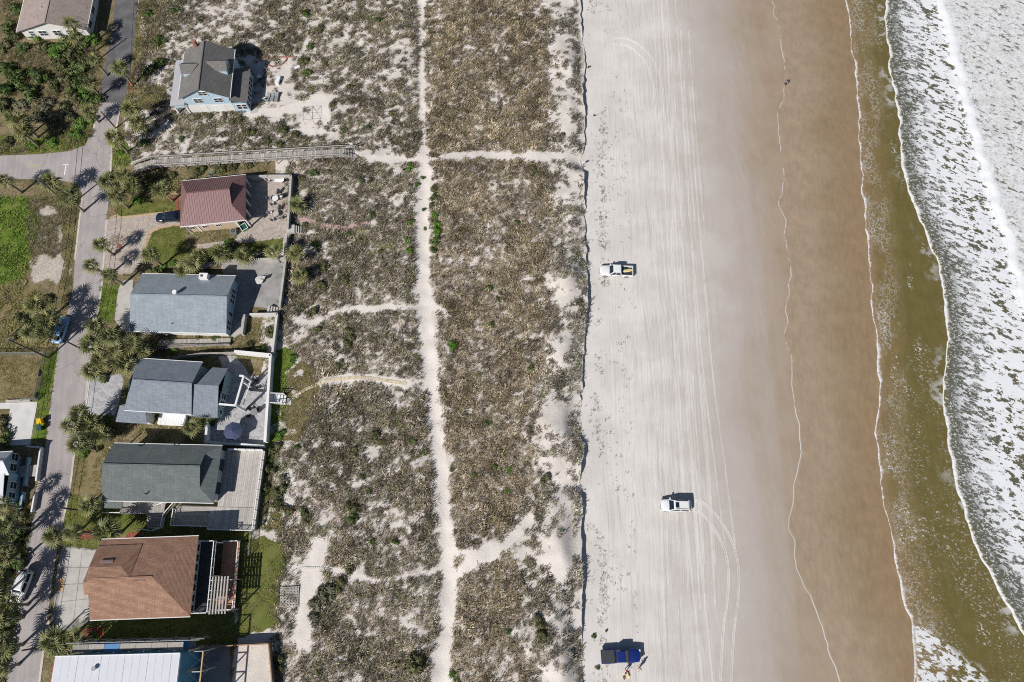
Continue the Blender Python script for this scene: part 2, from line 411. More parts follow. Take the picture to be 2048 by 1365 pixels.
# beach
ub = np.concatenate([[-.6, -.2], np.arange(0, 62, .5), spaced(62, 70, 2, None, 2500)[1:]])
UB, YB = np.meshgrid(ub, ROWS); XB = UB + SCARP(YB); ZB = beach_z(XB, YB)
m = Mat('beach_sand', .9, .2); p = m.coord(); x, y, z = m.xyz(p); u = m.attr('u'); wob = m.noise(p, .06, 3)
ln = m.noise(m.vec(x + m.noise(p, .05, 2) * 3.0, y * .018, 0.0), 2.2, 5, .7); ln2 = m.noise(m.vec(x + m.noise(p, .03, 2) * 5.0, y * .006, 3.0), .55, 4, .6)
blot = m.noise(p, .18, 4); fine = m.noise(p, 5, 4, .7); mid = m.noise(m.vec(x, y * .35, 1.0), 1.3, 4, .65)
c = m.mix((.585, .56, .537), (.66, .637, .617), blot.step(.35, .65))
pk = m.mix((.50, .455, .43), (.56, .53, .51), blot.step(.4, .6))
us_ = u + (wob - .5) * 9.0
c = m.mix(c, pk, (us_ + (ln2 - .5) * 14.0).step(8.0, 19.0) * .8)
ln3 = m.noise(m.vec(x + m.noise(p, .04, 2) * 4.0, y * .022, 9.0), 5.0, 4, .7)
c = m.mix(c, (.40, .365, .335), ln.step(.52, .66) * (u.step(2.5, 5.5) - u.step(21, 27)) * .52)
c = m.mix(c, (.74, .72, .70), ln3.step(.54, .66) * (u.step(2.0, 4.5) - u.step(19, 26)) * .48); c = m.mix(c, (.42, .385, .36), ln3.step(.46, .36) * (u.step(2.0, 4.5) - u.step(19, 26)) * .40)
c = m.mix(c, (.74, .70, .665), ln2.step(.55, .68) * (u.step(3, 6) - u.step(15, 21)) * .5)
c = m.mix(c, (.41, .36, .325), us_.step(14, 30) * .95)
c = m.mix(c, m.mix((.36, .285, .215), (.325, .255, .185), blot.step(.4, .65)), (us_ + (ln2 - .5) * 6.0).step(25, 37))
c = m.mix(c, (.30, .26, .22), (mid + (fine - .5) * .6).step(.72, .85) * (1.0 - u.step(6.0, 8.5)) * u.step(1.0, 3.0) * .8)
wet = us_.step(24, 31); spk = m.noise(p, 14, 3, .7); rip = m.noise(m.vec(x * 1.4 + y * .25, y * .35, 2.0), .9, 5, .65)
c = m.mix(c, (.33, .22, .17), m.noise(m.vec(x, y * .25, 4.0), .16, 4).step(.55, .70) * wet * .4)
c = m.mul(c, (fine - .5) * .14 + (mid - .5) * .12 + (spk - .5) * .16 + (rip - .5) * .22 * wet + 1.0)
m.out(c, (1.0 - us_.step(22, 34) * .5) * .92)
m.bump((ln * .4 + fine * .4) * (1.0 - u.step(17, 27) * .93), .6, .12)
struct(gridmesh('beach', XB, YB, ZB, 'beach_sand', dict(u=UB)))

# sea: four fronts, from the thin swash to the breaking bore
W1 = line_x([(1525,-260),(1540,0),(1560,60),(1567,150),(1553,230),(1556,300),(1563,360),(1557,410),(1570,450),(1578,585),(1568,640),(1568,670),(1580,710),(1582,790),(1597,850),(1606,905),(1592,945),(1582,975),(1577,1050),(1585,1110),(1605,1175),(1632,1235),(1650,1290),(1682,1370),(1720,1480),(1760,1650)], -1.4)
W2 = line_x([(1670,-260),(1691,0),(1700,60),(1711,150),(1716,210),(1720,290),(1725,370),(1730,440),(1737,500),(1742,580),(1748,650),(1757,720),(1760,790),(1752,870),(1756,920),(1765,980),(1777,1060),(1790,1130),(1805,1195),(1822,1250),(1827,1300),(1830,1370),(1850,1480),(1880,1650)], -1.4)
W3 = line_x([(1760,-260),(1771,0),(1773,80),(1782,150),(1797,215),(1798,270),(1803,330),(1820,390),(1842,440),(1872,510),(1884,560),(1890,620),(1897,680),(1890,740),(1886,800),(1897,880),(1910,960),(1930,1040),(1952,1095),(1990,1170),(2050,1275),(2130,1400),(2250,1650)], -1.4)
W4 = line_x([(1800,-260),(1876,0),(1890,50),(1908,120),(1922,190),(1940,260),(1965,340),(1990,420),(2008,480),(2030,560),(2055,640),(2100,800),(2180,1000),(2290,1280),(2500,1650)], -1.4)
def seg(A, B, n): t = np.linspace(0, 1, n, endpoint=False)[None, :]; return A[:, None] * (1 - t) + B[:, None] * t
yr = ROWS; w1, w2, w3, w4 = [f(yr) for f in (W1, W2, W3, W4)]
wg = lambda sd, sc=.7, am=.5: (fbm(yr * 0 + sd, yr, sc, sd, 3) - .5) * am
w1 = w1 + wg(3, .3, 1.6); w2 = w2 + wg(4, .35, 1.1); w3 = w3 + wg(5, .4, 1.3); w4 = w4 + wg(6, .35, 1.8)
far = np.array([.6, 1.2, 1.8, 2.6, 3.6, 5, 7, 9, 12, 15, 19, 24, 30, 40, 60, 100, 180, 400, 1000, 2500])
XS = np.concatenate([seg(w1, w2, 34), seg(w2, w2 + .5, 4), seg(w2 + .5, w3 - .01, 26), seg(w3, w3 + .6, 5), seg(w3 + .6, w4 - 1.0, 34), seg(w4 - 1.0, w4, 6), w4[:, None] + np.concatenate([[0], far])[None, :]], 1)
YS = np.repeat(yr[:, None], XS.shape[1], 1)
s1 = XS - w1[:, None]; s2 = XS - w2[:, None]; s3 = XS - w3[:, None]; s4 = XS - w4[:, None]
zb1 = beach_z(w1, yr)[:, None] + .012
base = zb1 - .0035 * np.clip(s1, 0, 60)
ZS = base + .05 * sstep(s2, -.02, .3) * np.exp(-np.clip(s2, 0, 99) / 6) + .17 * sstep(s3, -.05, .5) * np.exp(-np.clip(s3, 0, 99) / 16) + .5 * sstep(s4, -1.0, 1.2) * np.exp(-np.clip(s4, 0, 999) / 22)
ZS = ZS + .10 * (fbm(XS, YS, .5, 105, 3) - .5) * sstep(s3, 0, 6) + .35 * (fbm(XS, YS, .35, 107, 3) - .5) * sstep(s4, -.5, 3)
ZS[:, 0] -= .03
m = Mat('sea_water', .25, .5); p = m.coord(); x, y, z = m.xyz(p)
a1, a2, a3, a4 = [m.attr(k) for k in ('s1', 's2', 's3', 's4')]
wp = m.vadd(p, m.noise(p, .8, 3, .6, 0, True), 1.3)
wp2 = m.vadd(p, m.noise(p, 2.2, 3, .6, 0, True), .55)
dg = m.map(wp, (.95, .62, 1), R(28)); dg2 = m.map(wp2, (1, .7, 1), R(25))
big = m.noise(p, .12, 3); med = m.noise(p, .5, 4); fine = m.noise(p, 4, 4, .7)
# water colour: sandy film, brown lip, olive trough
wc = m.mix((.335, .262, .19), (.272, .198, .122), (a1 + (big - .5) * 8.0).step(3.0, 12.0))
wc = m.mix(wc, (.275, .185, .11), (1.0 - (a2 * -1.0).step(.3, 4.5)) * .5 * big.step(.3, .6))
wc = m.mix(wc, (.19, .142, .062), a2.step(-.3, 2.0))
wc = m.mix(wc, (.138, .113, .040), (a2 + (big - .5) * 6.0).step(2.5, 6.5))
wc = m.mix(wc, (.115, .118, .095), a3.step(-.2, 1.2))
wc = m.mix(wc, (.125, .11, .06), (a3 + (med - .5) * 6.0).step(5.0, 10.0) * .6)
wc = m.mul(wc, (med - .5) * .35 + (fine - .5) * .12 + (m.noise(m.vec(x * 1.6, y * .5, 1.0), 1.0, 4, .6) - .5) * .45 + 1.0)
# foam
wr_ = m.map(wp2, (1, 1, 1), R(27)); wr3 = m.map(wp, (1, 1, 1), R(27))
fl = m.noise(m.map(wr_, (.55, 1.3, 1)), 1.25, 3, .55, .3); ff = m.noise(m.map(wr_, (.7, 1.3, 1)), 3.0, 3, .6, .4); co = m.noise(m.map(wr3, (.55, 1.15, 1)), .62, 4, .6, .3)
e3 = m.voro(m.vadd(p, m.noise(p, 1.1, 3, .7, 0, True), 2.2), 1.25, 'DISTANCE_TO_EDGE')
br = m.noise(p, 1.1, 3); ylo = (y * -1.0).step(-55, -5)
l1 = ((1.0 - a1.step(.12, .45)) * (m.noise(m.vec(0.0, y, 0.0), .16, 4, .7) + (br - .5) * .6 + ylo * .12).step(.42, .54)) * .9
sw = (1.0 - a2.step(.05, (m.noise(m.vec(x * .2, y, 2.0), .22, 5, .75) * 4.0 - 1.6).max(.10))) * a2.step(-.02, .04) * (ff.step(.38, .52) * .5 + .45)
ms = m.noise(m.vec(x * 1.2, y * .5, 0.0), .22, 4, .6)
curl = e3.step(.075, .015) * (1.0 - (a2 + (ms - .5) * 9.0).step(3.0, 6.5)) * a2.step(.2, .8) * ms.step(.40, .62) * .55
curl2 = ff.step(.56, .62) * a2.step(.5, 1.5) * (1.0 - a3.step(-1.2, -.1)) * m.noise(m.vec(x, y * .4, 5.0), .30, 3).step(.57, .68) * .8
milk = m.noise(wp, .55, 4).step(.50, .62) * a3.step(-3.2, -.5) * (1.0 - a3.step(-.1, .1)) * m.noise(p, .09, 2).step(.48, .58) * .45
crn = (y * -1.0 - 6.5 - a2 * .75 + (ms - .5) * 5.0).step(0.0, 2.0) * a2.step(.2, .6) * fl.step(.47, .53) * .9
thin = ff.step(.585, .63) * a2.step(1.0, 3.0) * (1.0 - a3.step(-.8, 0)) * (m.noise(m.vec(x, y * .3, 11.0), .2, 3) + ylo * .10).step(.50, .64) * .36
fr3 = (1.0 - a3.step(.1, (m.noise(m.vec(x * .2, y, 7.0), .25, 5, .75) * 5.0 - 1.9).max(.16))) * a3.step(-.08, .02) * (ff.step(.35, .5) * .4 + .55)
k3 = (a3 + (big - .5) * 6.0).step(.5, 8.0)
th = .548 - k3 * .075
lace = ff.step(th + .012, th + .05) * (1.0 - a3.step(3.0, 8.0)) * .8
lace = lace.max(fl.step(th - .015, th + .02) * a3.step(1.2, 3.5) * (1.0 - a4.step(-7, -3) * .0)).max(co.step(.56 - k3 * .06, .60 - k3 * .06) * a3.step(3.0, 8.0) * fl.step(.36, .40))
lace = lace * a3.step(.0, .3) * (k3 * .2 + .8)
bore = a4.step(-.5, .1) * (1.0 - (a4 + (br - .5) * 2.0).step(1.0, 2.6))
sw4 = m.noise(m.vadd(p, m.noise(p, .7, 3, .6, 0, True), 2.6), 1.1, 4, .65)
churn = a4.step(.5, 1.5) * (1.0 - fl.step(.46, .36) * (co.step(.58, .44) * .75 + .10) - ff.step(.52, .42) * .22 - sw4.step(.46, .38) * .28).max(.05)
foam = l1.max(sw).max(curl).max(curl2).max(milk).max(crn).max(thin).max(fr3).max(lace * (1.0 - a4.step(-.2, .3))).max(bore).max(churn).clamp()
fc = m.mix((.73, .75, .785), (.68, .67, .67), (m.noise(wp2, .9, 4).step(.40, .62) * .6 + big.step(.45, .62) * .4) * a4.step(.8, 3.5))
m.out(m.mix(wc, fc, foam), foam * .5 + .33)
m.bump(fine * .5 + fl * .5, .35, .12)
m.b.inputs['IOR'].default_value = 1.33
struct(gridmesh('sea', XS, YS, ZS, 'sea_water', dict(s1=s1, s2=s2, s3=s3, s4=s4)))

# ------------------------------------------------------------------ grass
m = Mat('grass_blade', .8, .15); m.out(m.attr('col', 'Color'))
def tufts(name, X, Y, Z, size, cols, nb, wid, wind=None, upright=.6, spread=.35):
    T = len(X); n = T * nb
    rep = lambda a: np.repeat(np.asarray(a, float), nb)
    X, Y, Z, size = rep(X), rep(Y), rep(Z), rep(size); C = np.repeat(np.asarray(cols), nb, 0)
    az = RNG.uniform(0, 2 * np.pi, n)
    if wind is not None: az = np.where(RNG.random(n) < .5, wind + RNG.normal(0, .6, n), az)
    ro = np.sqrt(RNG.random(n)) * spread * size; ao = RNG.uniform(0, 2 * np.pi, n)
    L = size * RNG.uniform(.55, 1.15, n); up = np.clip(upright + RNG.normal(0, .2, n), .12, 1.0)
    dx, dy = np.cos(az), np.sin(az); h = L * up; r = L * np.sqrt(np.maximum(1 - up ** 2, .05))
    bx, by = X + ro * np.cos(ao), Y + ro * np.sin(ao); hw = wid * size * RNG.uniform(.6, 1.3, n)
    px, py = -dy * hw, dx * hw
    V = np.empty((n, 4, 3))
    V[:, 0] = np.stack([bx, by, Z - .03], -1)
    mx, my = bx + dx * r * .45, by + dy * r * .45; mz = Z + h * .72
    V[:, 1] = np.stack([mx - px, my - py, mz], -1); V[:, 2] = np.stack([bx + dx * r, by + dy * r, Z + h * RNG.uniform(.6, 1.0, n)], -1); V[:, 3] = np.stack([mx + px, my + py, mz], -1)
    k = np.arange(n)[:, None] * 4
    idx = (k + np.array([0, 1, 2, 3])[None]).ravel(); ns = np.full(n, 4)
    cc = np.repeat((C * RNG.uniform(.75, 1.25, (n, 1)))[:, None, :], 4, 1); cc[:, 2] *= 1.2
    cc = np.concatenate([np.clip(cc, 0, 1), np.ones((n, 4, 1))], -1).reshape(-1, 4)
    return struct(npmesh(name, V.reshape(-1, 3), ns, idx, 'grass_blade', None, cc), 'stuff')
def pick(cols, n, w=None):
    cols = np.array(cols); i = RNG.choice(len(cols), n, p=w); return cols[i] * RNG.uniform(.8, 1.2, (n, 1))
N = 330000
X = RNG.uniform(-85, 13, N); Y = RNG.uniform(-24, 116, N)
vis = np.abs(X) < (78 + (Y + 16) * .235) + 6
X, Y = X[vis], Y[vis]; d, zz = density(X, Y)
cl = fbm(X, Y, 1.1, 131, 2)
keep = (clump(X, Y, d) + RNG.normal(0, .05, len(X)) > 0) & (d > .03) & (RNG.random(len(X)) < .55)
keep &= ((X > -42) | (zz['upleft'] > 0)) & (X < SCARP(Y) - .12)
X, Y = X[keep], Y[keep]; br = zz['brown'][keep] > 0; Z = dune_z(X, Y); n = len(X); big = fbm(X, Y, .12, 141, 3)[:, None]
colb = pick([(.205, .160, .098), (.285, .232, .150), (.10, .08, .048), (.48, .415, .30), (.17, .165, .07)], n, [.29, .21, .23, .16, .11])
colg = pick([(.18, .152, .105), (.255, .218, .155), (.085, .073, .046), (.45, .395, .30), (.135, .148, .058)], n, [.28, .19, .25, .13, .15])
colr = np.where(br[:, None], colb, colg) * np.array([1.0, .985, 1.03]) * (.72 + .6 * big) * (.42 + 1.05 * vnoise(X, Y, .75, 171)[:, None])
uu = (X - SCARP(Y))[:, None]; colr = colr * (1 + sstep(uu, -9, -3) * np.array([.10, .16, .32]))
print('dune tufts', n)
tag(tufts('dune_grass', X, Y, Z, RNG.uniform(.22, .75, n) * (.8 + .6 * vnoise(X, Y, .2, 181)), colr, 10, .052, wind=.7, upright=.55, spread=.5), 'brown and straw dune grass and low scrub covering the sand', 'dune grass')
# ------------------------------------------------------------------ materials of the built side
m = Mat('asphalt', .9, .2); p = m.coord(); x, y, z = m.xyz(p)
n1 = m.noise(p, .25, 4); n2 = m.noise(p, 5, 4, .7); lon = m.noise(m.vec(x + y * .12, y * .04, 0.0), 1.4, 4)
c = m.mix((.335, .305, .305), (.41, .375, .37), (n1 * .5 + lon * .5).step(.38, .62))
crk = m.voro(m.vadd(p, m.noise(p, .8, 3, .6, 0, True), 1.5), .13, 'DISTANCE_TO_EDGE')
c = m.mix(c, (.14, .13, .13), crk.step(.008, .002) * .5)
c = m.mix(c, (.50, .46, .43), (m.noise(p, .5, 4)).step(.62, .75) * .5)
m.out(m.mul(c, (n2 - .5) * .3 + 1.0)); m.bump(n2, .3, .03)
m = Mat('asphalt_new', .9, .2); p = m.coord(); n2 = m.noise(p, 4, 4, .7); n1 = m.noise(p, .4, 3)
c = m.mix((.105, .105, .115), (.155, .15, .155), n1.step(.35, .65)); m.out(m.mul(c, (n2 - .5) * .4 + 1.0)); m.bump(n2, .3, .03)
def concrete(name, a, b, dirt=(.2, .19, .18), sc=.5, da=.5):
    m = Mat(name, .9, .2); p = m.coord(); n1 = m.noise(p, sc, 4); n2 = m.noise(p, 6, 4, .7); n3 = m.noise(p, sc * .6, 5, .65)
    c = m.mix(a, b, n1.step(.35, .65)); c = m.mix(c, dirt, n3.step(.55, .72) * da)
    m.out(m.mul(c, (n2 - .5) * .22 + 1.0)); m.bump(n2, .25, .03)
concrete('concrete', (.42, .40, .38), (.50, .48, .455)); concrete('concrete_dark', (.27, .265, .26), (.36, .35, .34), (.14, .135, .13))
concrete('concrete_pale', (.55, .54, .53), (.64, .63, .62), (.35, .34, .34), .5, .3); concrete('stucco_grey', (.40, .385, .36), (.49, .47, .44))
concrete('stucco_white', (.74, .74, .735), (.80, .80, .79), (.6, .6, .6), .5, .3)
concrete('curb_sand', (.52, .47, .42), (.60, .55, .50))
def pavers(name, c1, c2, mo, sc=2.6, crack=.05, jit=.9):
    m = Mat(name, .9, .2); p = m.coord(); wv = m.vadd(p, m.noise(p, 1.5, 2, .5, 0, True), .25)
    e = m.voro(wv, sc, 'DISTANCE_TO_EDGE', 'Distance', jit); n = m.voro(wv, sc, 'F1', 'Color', jit)
    n2 = m.noise(p, 5, 4, .7); n1 = m.noise(p, .4, 4)
    sx = m.xyz(n)[0]
    c = m.mix(c1, c2, (sx * .6 + n1 * .4).step(.25, .75)); c = m.mix(c, mo, e.step(crack, crack * .3))
    m.out(m.mul(c, (n2 - .5) * .25 + 1.0)); m.bump(e.step(0, crack * 1.5), .5, .03)
pavers('flagstone', (.40, .34, .30), (.50, .44, .395), (.31, .27, .24)); pavers('stamped_grey', (.36, .36, .375), (.49, .49, .505), (.31, .31, .325), 2.4)
pavers('red_mulch', (.33, .09, .065), (.42, .14, .10), (.16, .05, .04), 5, .12)
simple('sand_pale', (.58, .53, .49), .95, .2, 1.5, .5); simple('tan_edge', (.50, .36, .24), .9, .2, 2)
def lawnmat(name, a, b, c2):
    m = Mat(name, .95, .1); p = m.coord(); n1 = m.noise(p, .35, 4); n2 = m.noise(p, 4, 4, .7); n3 = m.noise(p, 1.2, 4)
    c = m.mix(a, b, n1.step(.35, .65)); c = m.mix(c, c2, n3.step(.5, .7) * .6); m.out(m.mul(c, (n2 - .5) * .7 + 1.0)); m.bump(n2, .8, .06)
lawnmat('lawn_green', (.115, .14, .032), (.16, .17, .05), (.21, .18, .08)); lawnmat('lawn_dry', (.19, .155, .075), (.25, .20, .11), (.14, .13, .045))
lawnmat('weed_green', (.10, .165, .022), (.15, .195, .04), (.23, .19, .09)); lawnmat('turf_brown', (.16, .135, .065), (.20, .17, .09), (.12, .115, .045))
lawnmat('scrub_soil', (.14, .115, .055), (.22, .175, .11), (.38, .32, .27))
simple('paint_white', (.78, .78, .77), .6, .08, 3); simple('paint_yellow', (.55, .40, .12), .8, .3, 3); simple('dirt_orange', (.50, .33, .18), .95, .3, 3)

# ------------------------------------------------------------------ ground covers
SITE = []
sheet('street', [(200,206),(242,206),(232,262),(224,295),(222,330),(218,400),(213,440),(209,500),(204,560),(195,630),(185,690),(178,740),(170,800),(155,880),(148,910),(140,980),(130,1020),(118,1080),(105,1160),(95,1240),(85,1310),(78,1365),(60,1560),(-20,1560),(12,1365),(28,1250),(42,1150),(56,1070),(64,1010),(78,960),(92,885),(98,830),(108,760),(116,700),(136,622),(146,580),(150,520),(158,450),(165,388),(152,366),(110,361),(60,359),(-260,356),(-260,312),(0,312),(80,309),(140,303),(172,290),(186,262),(195,225)], 'asphalt', .03)
sheet('street', [(232,-160),(231,-10),(226,60),(214,110),(205,165),(200,206),(242,206),(252,190),(262,130),(271,60),(277,-10),(283,-160)], 'asphalt_new', .034)
def strip(name, pts, hw, mat, z):                # a band along a line of pixels
    q = [gz(a, b) for a, b in pts]; L = []; Rr = []
    for i, p in enumerate(q):
        d = (q[min(i + 1, len(q) - 1)] - q[max(i - 1, 0)]).normalized(); n = Vector((-d.y, d.x, 0)) * hw
        L.append((p + n).to_tuple()[:2] + (z,)); Rr.append((p - n).to_tuple()[:2] + (z,))
    mb = MB()
    for i in range(len(q) - 1): mb.add([Rr[i], Rr[i + 1], L[i + 1], L[i]], [(0, 1, 2, 3)])
    return mb.build(name, mat, uv=True)
for e in ([(242,206),(232,262),(224,295),(222,330),(219,395)], [(214,440),(209,500),(205,560),(196,630)], [(186,690),(178,740),(171,800)], [(156,880),(148,912),(140,980),(131,1020),(122,1062)], [(98,1240),(86,1310),(77,1380)], [(172,290),(186,262),(195,225)], [(150,520),(158,450),(165,392)]):
    struct(strip('road_edge', e, .16, 'curb_sand', .045))
struct(strip('road_marking', [(57,332),(78,331)], .07, 'paint_yellow', .038))
struct(strip('road_marking', [(132,332),(129,351)], .10, 'paint_white', .038)); struct(strip('road_marking', [(126,330),(137,330)], .09, 'paint_white', .042))
lawns = []   # (polygon, material, z, blade colours, tufts per m2, blade size)
GREEN = [(.135, .165, .035), (.17, .195, .05), (.10, .13, .03), (.25, .23, .09)]
DRY = [(.22, .18, .085), (.28, .23, .13), (.15, .14, .05), (.34, .28, .17)]
WEED = [(.10, .19, .02), (.15, .24, .04), (.08, .13, .02), (.23, .24, .07)]
def lawn(pts, mat='lawn_green', cols=GREEN, dens=5, size=.22, z=.012, amp=None):
    sheet('lawn', pts, mat, z, amp=amp or (.18 if size < .25 else 1.1)); lawns.append((P2(pts), cols, dens, size))
lawn([(234,428),(236,405),(258,402),(349,398),(350,420),(300,426),(243,434)])                    # red house, street side
lawn([(292,520),(290,500),(297,470),(320,458),(368,451),(372,480),(371,498),(384,505),(340,530)])
lawn([(394,502),(430,494),(430,500),(450,490),(567,477),(566,500),(470,521),(400,527)])
lawn([(214,500),(222,474),(238,469),(252,474),(248,495),(224,516)], 'lawn_dry', DRY)
lawn([(199,575),(238,568),(228,645),(194,640)], 'weed_green', WEED, 5, .28)
lawn([(150,905),(206,898),(200,960),(192,990),(141,990)], 'lawn_dry', DRY + GREEN, 5)
lawn([(139,990),(215,1000),(250,1018),(330,1018),(300,1062),(205,1078),(130,1060),(128,1040)])
lawn([(330,1012),(440,1012),(500,1050),(500,1085),(300,1075)])
lawn([(115,1085),(150,1078),(200,1070),(196,1102),(140,1096)])
lawn([(108,1262),(140,1245),(182,1232),(400,1225),(470,1225),(470,1270),(455,1292),(150,1296),(105,1290)])
lawn([(468,1090),(480,1080),(560,1078),(572,1120),(570,1150),(556,1180),(552,1262),(500,1270),(468,1268)], 'lawn_green', GREEN + DRY[:2] + DRY[3:], amp=1.2)
lawn([(530,880),(552,700),(584,702),(588,735),(572,745),(570,800),(566,895),(560,920),(526,960)], 'weed_green', WEED, 4, .3)
lawn([(574,748),(600,722),(628,735),(636,775),(625,830),(600,880),(598,906),(540,906),(556,880)], 'turf_brown', DRY + [(.13,.125,.05)], 5, .26, amp=.45)
lawn([(522,960),(548,905),(585,912),(575,980),(560,1062),(505,1062)], 'lawn_dry', DRY + GREEN + WEED, 5, .3)
lawn([(-60,716),(82,716),(70,802),(-60,804)], 'lawn_dry', [(.21, .18, .07), (.27, .22, .11), (.16, .15, .05)], 4, .25)
lawn([(82,716),(118,700),(108,765),(97,840),(92,880),(64,880),(76,802)], 'weed_green', GREEN + WEED, 4, .25)
lawn([(-60,392),(62,398),(80,440),(64,500),(46,560),(-60,592)], 'weed_green', WEED, 4, .45)
lawn([(60,395),(110,364),(150,372),(160,392),(150,470),(140,560),(135,615),(112,640),(128,520),(120,430)], 'turf_brown', DRY + GREEN, 4, .3)
lawn([(-60,592),(50,560),(70,575),(100,605),(112,640),(106,700),(-60,712)], 'lawn_dry', DRY + GREEN, 4, .4)
lawn([(-80,270),(60,280),(140,262),(176,235),(190,225),(184,262),(168,288),(138,300),(80,306),(-80,310)], 'weed_green', WEED + DRY, 4, .4)
lawn([(278,-20),(330,-20),(320,40),(330,90),(290,110),(280,170),(335,175),(330,210),(244,235),(255,190),(268,110)], 'lawn_dry', DRY + GREEN, 4, .35)
lawn([(222,305),(240,270),(262,300),(258,330),(226,336)], 'weed_green', WEED + DRY, 4, .35)
lawn([(292,405),(255,402),(240,345),(270,332),(360,345),(362,392)], 'lawn_dry', DRY + GREEN, 3, .4)
for k, (poly, cols, dn, sz) in enumerate(lawns):
    x0, y0 = poly.min(0); x1, y1 = poly.max(0); n = int((x1 - x0) * (y1 - y0) * dn * 2.2)
    X = RNG.uniform(x0, x1, n); Y = RNG.uniform(y0, y1, n); ok = inpoly(poly, X, Y) & (fbm(X, Y, .6, 200 + k, 2) > .33); X, Y = X[ok], Y[ok]
    SITE.append((X, Y, RNG.uniform(.7, 1.5, len(X)) * sz, pick(cols, len(X)) * (.8 + .45 * fbm(X, Y, .25, 300, 2))[:, None]))
X, Y, sz, cc = [np.concatenate(a) for a in zip(*SITE)]
print('lawn tufts', len(X))
tag(tufts('lawn_grass', X, Y, X * 0 + .012, sz, cc, 8, .09, upright=.5, spread=.8), 'mown and weedy grass on the lawns and verges', 'grass')
# rough weeds in the wild lots
wild = []
for key, n, cols, sz, lim in (('topleft', 5200, [(.13, .115, .05), (.20, .165, .09), (.085, .095, .03), (.27, .22, .15)], .7, .45), ('sandlot', 2200, [(.2, .165, .10), (.28, .23, .15), (.12, .12, .05)], .5, .5), ('leftwood', 2500, [(.09, .085, .04), (.14, .12, .06), (.06, .07, .025)], .7, .3)):
    pl = POLY[key]; x0, y0 = pl.min(0); x1, y1 = pl.max(0)
    X = RNG.uniform(x0, x1, n * 2); Y = RNG.uniform(y0, y1, n * 2); ok = inpoly(pl, X, Y) & (fbm(X, Y, .3, 77, 3) > lim); X, Y = X[ok], Y[ok]
    wild.append((X, Y, RNG.uniform(.5, 1.2, len(X)) * sz, pick(cols, len(X))))
X, Y, sz, cc = [np.concatenate(a) for a in zip(*wild)]
tag(tufts('wild_weeds', X, Y, X * 0, sz, cc, 14, .045, upright=.5, spread=.5), 'rough weeds and dry scrub on the empty street lots', 'weeds')
# driveways, patios
def drive(name, pts, mat, z=.022): return sheet(name, pts, mat, z)
drive('driveway', [(213,440),(232,434),(300,428),(362,420),(362,452),(310,458),(296,470),(288,500),(290,520),(262,548),(206,552),(209,500)], 'flagstone')
sheet('drive_border', [(214,438),(234,428),(243,434),(300,427),(350,421),(350,424),(300,431),(243,438),(233,433)], 'tan_edge', .026)
sheet('drive_border', [(300,460),(322,453),(360,447),(360,451),(322,458),(304,466),(297,485),(294,500),(289,500),(291,478)], 'tan_edge', .026)
sheet('mulch_bed', [(314,400),(357,393),(357,420),(350,421),(350,399),(314,404)], 'red_mulch', .028)
drive('driveway', [(236,580),(246,562),(266,560),(264,662),(252,668),(236,650),(229,640)], 'concrete')
drive('driveway', [(178,756),(242,748),(248,760),(240,800),(230,832),(182,830),(172,822)], 'stamped_grey')
sheet('sidewalk', [(176,752),(181,752),(176,822),(169,822)], 'concrete_pale', .026)
drive('patio', [(478,356),(583,350),(574,462),(566,477),(430,494),(396,500),(392,490),(470,480),(490,440)], 'flagstone', .03)
drive('patio', [(440,528),(571,518),(556,618),(505,614),(470,672),(462,672),(450,560)], 'concrete_dark', .03)
sheet('walkway', [(482,640),(500,625),(485,665),(470,676),(462,672)], 'concrete', .036)
drive('patio', [(408,842),(440,838),(455,760),(437,715),(405,712),(470,712),(490,735),(500,752),(540,752),(530,895),(408,890)], 'stamped_grey', .03)
drive('patio', [(474,140),(532,124),(524,190),(530,192),(514,226),(500,228),(496,207)], 'concrete', .03)
sheet('mulch_bed', [(252,150),(276,142),(284,160),(266,170),(262,185),(252,170)], 'red_mulch', .03)
for q in ([(158,1062),(190,1060),(186,1080),(155,1080)], [(255,1066),(280,1063),(283,1076),(250,1080)], [(165,1258),(205,1252),(208,1275),(165,1280)], [(235,490),(240,487),(246,494),(238,500)], [(252,263),(260,262),(260,270),(252,271)]): sheet('mulch_bed', q, 'red_mulch', .034)
# slabbed driveway of the brown house
dr = sheet('driveway', [(128,1092),(142,1094),(198,1100),(190,1243),(140,1262),(110,1258),(104,1240),(112,1160),(122,1100)], 'concrete_dark', .016)
xs = [(0, .33), (.34, .66), (.67, 1)]; TL, TR, BR, BL = (134,1096), (198,1102), (186,1240), (110,1254)
lerp = lambda a, b, t: (a[0] + (b[0] - a[0]) * t, a[1] + (b[1] - a[1]) * t)
for j, (v0, v1) in enumerate([(0, .24), (.25, .46), (.47, .68), (.69, 1)]):
    for i, (u0, u1) in enumerate([(0, .48), (.495, 1)]):
        q = [lerp(lerp(TL, TR, a), lerp(BL, BR, a), b) for a, b in ((u0, v1), (u1, v1), (u1, v0), (u0, v0))]
        mb = MB(); mb.slab([(gz(*c).x, gz(*c).y, .04 + .004 * ((i + j) % 3)) for c in q], .03); mb.build('slab', 'concrete', dr, uv=True)
sheet('sand_spill', [(117,1160),(128,1155),(130,1170),(126,1182),(116,1184)], 'dirt_orange', .05)
# concrete pad with fence rails at the left edge
pad = sheet('concrete_pad', [(22,806),(75,804),(62,890),(10,892)], 'concrete_pale', .02); sheet('concrete_pad', [(-60,806),(22,806),(20,818),(-60,820)], 'concrete_pale', .022)
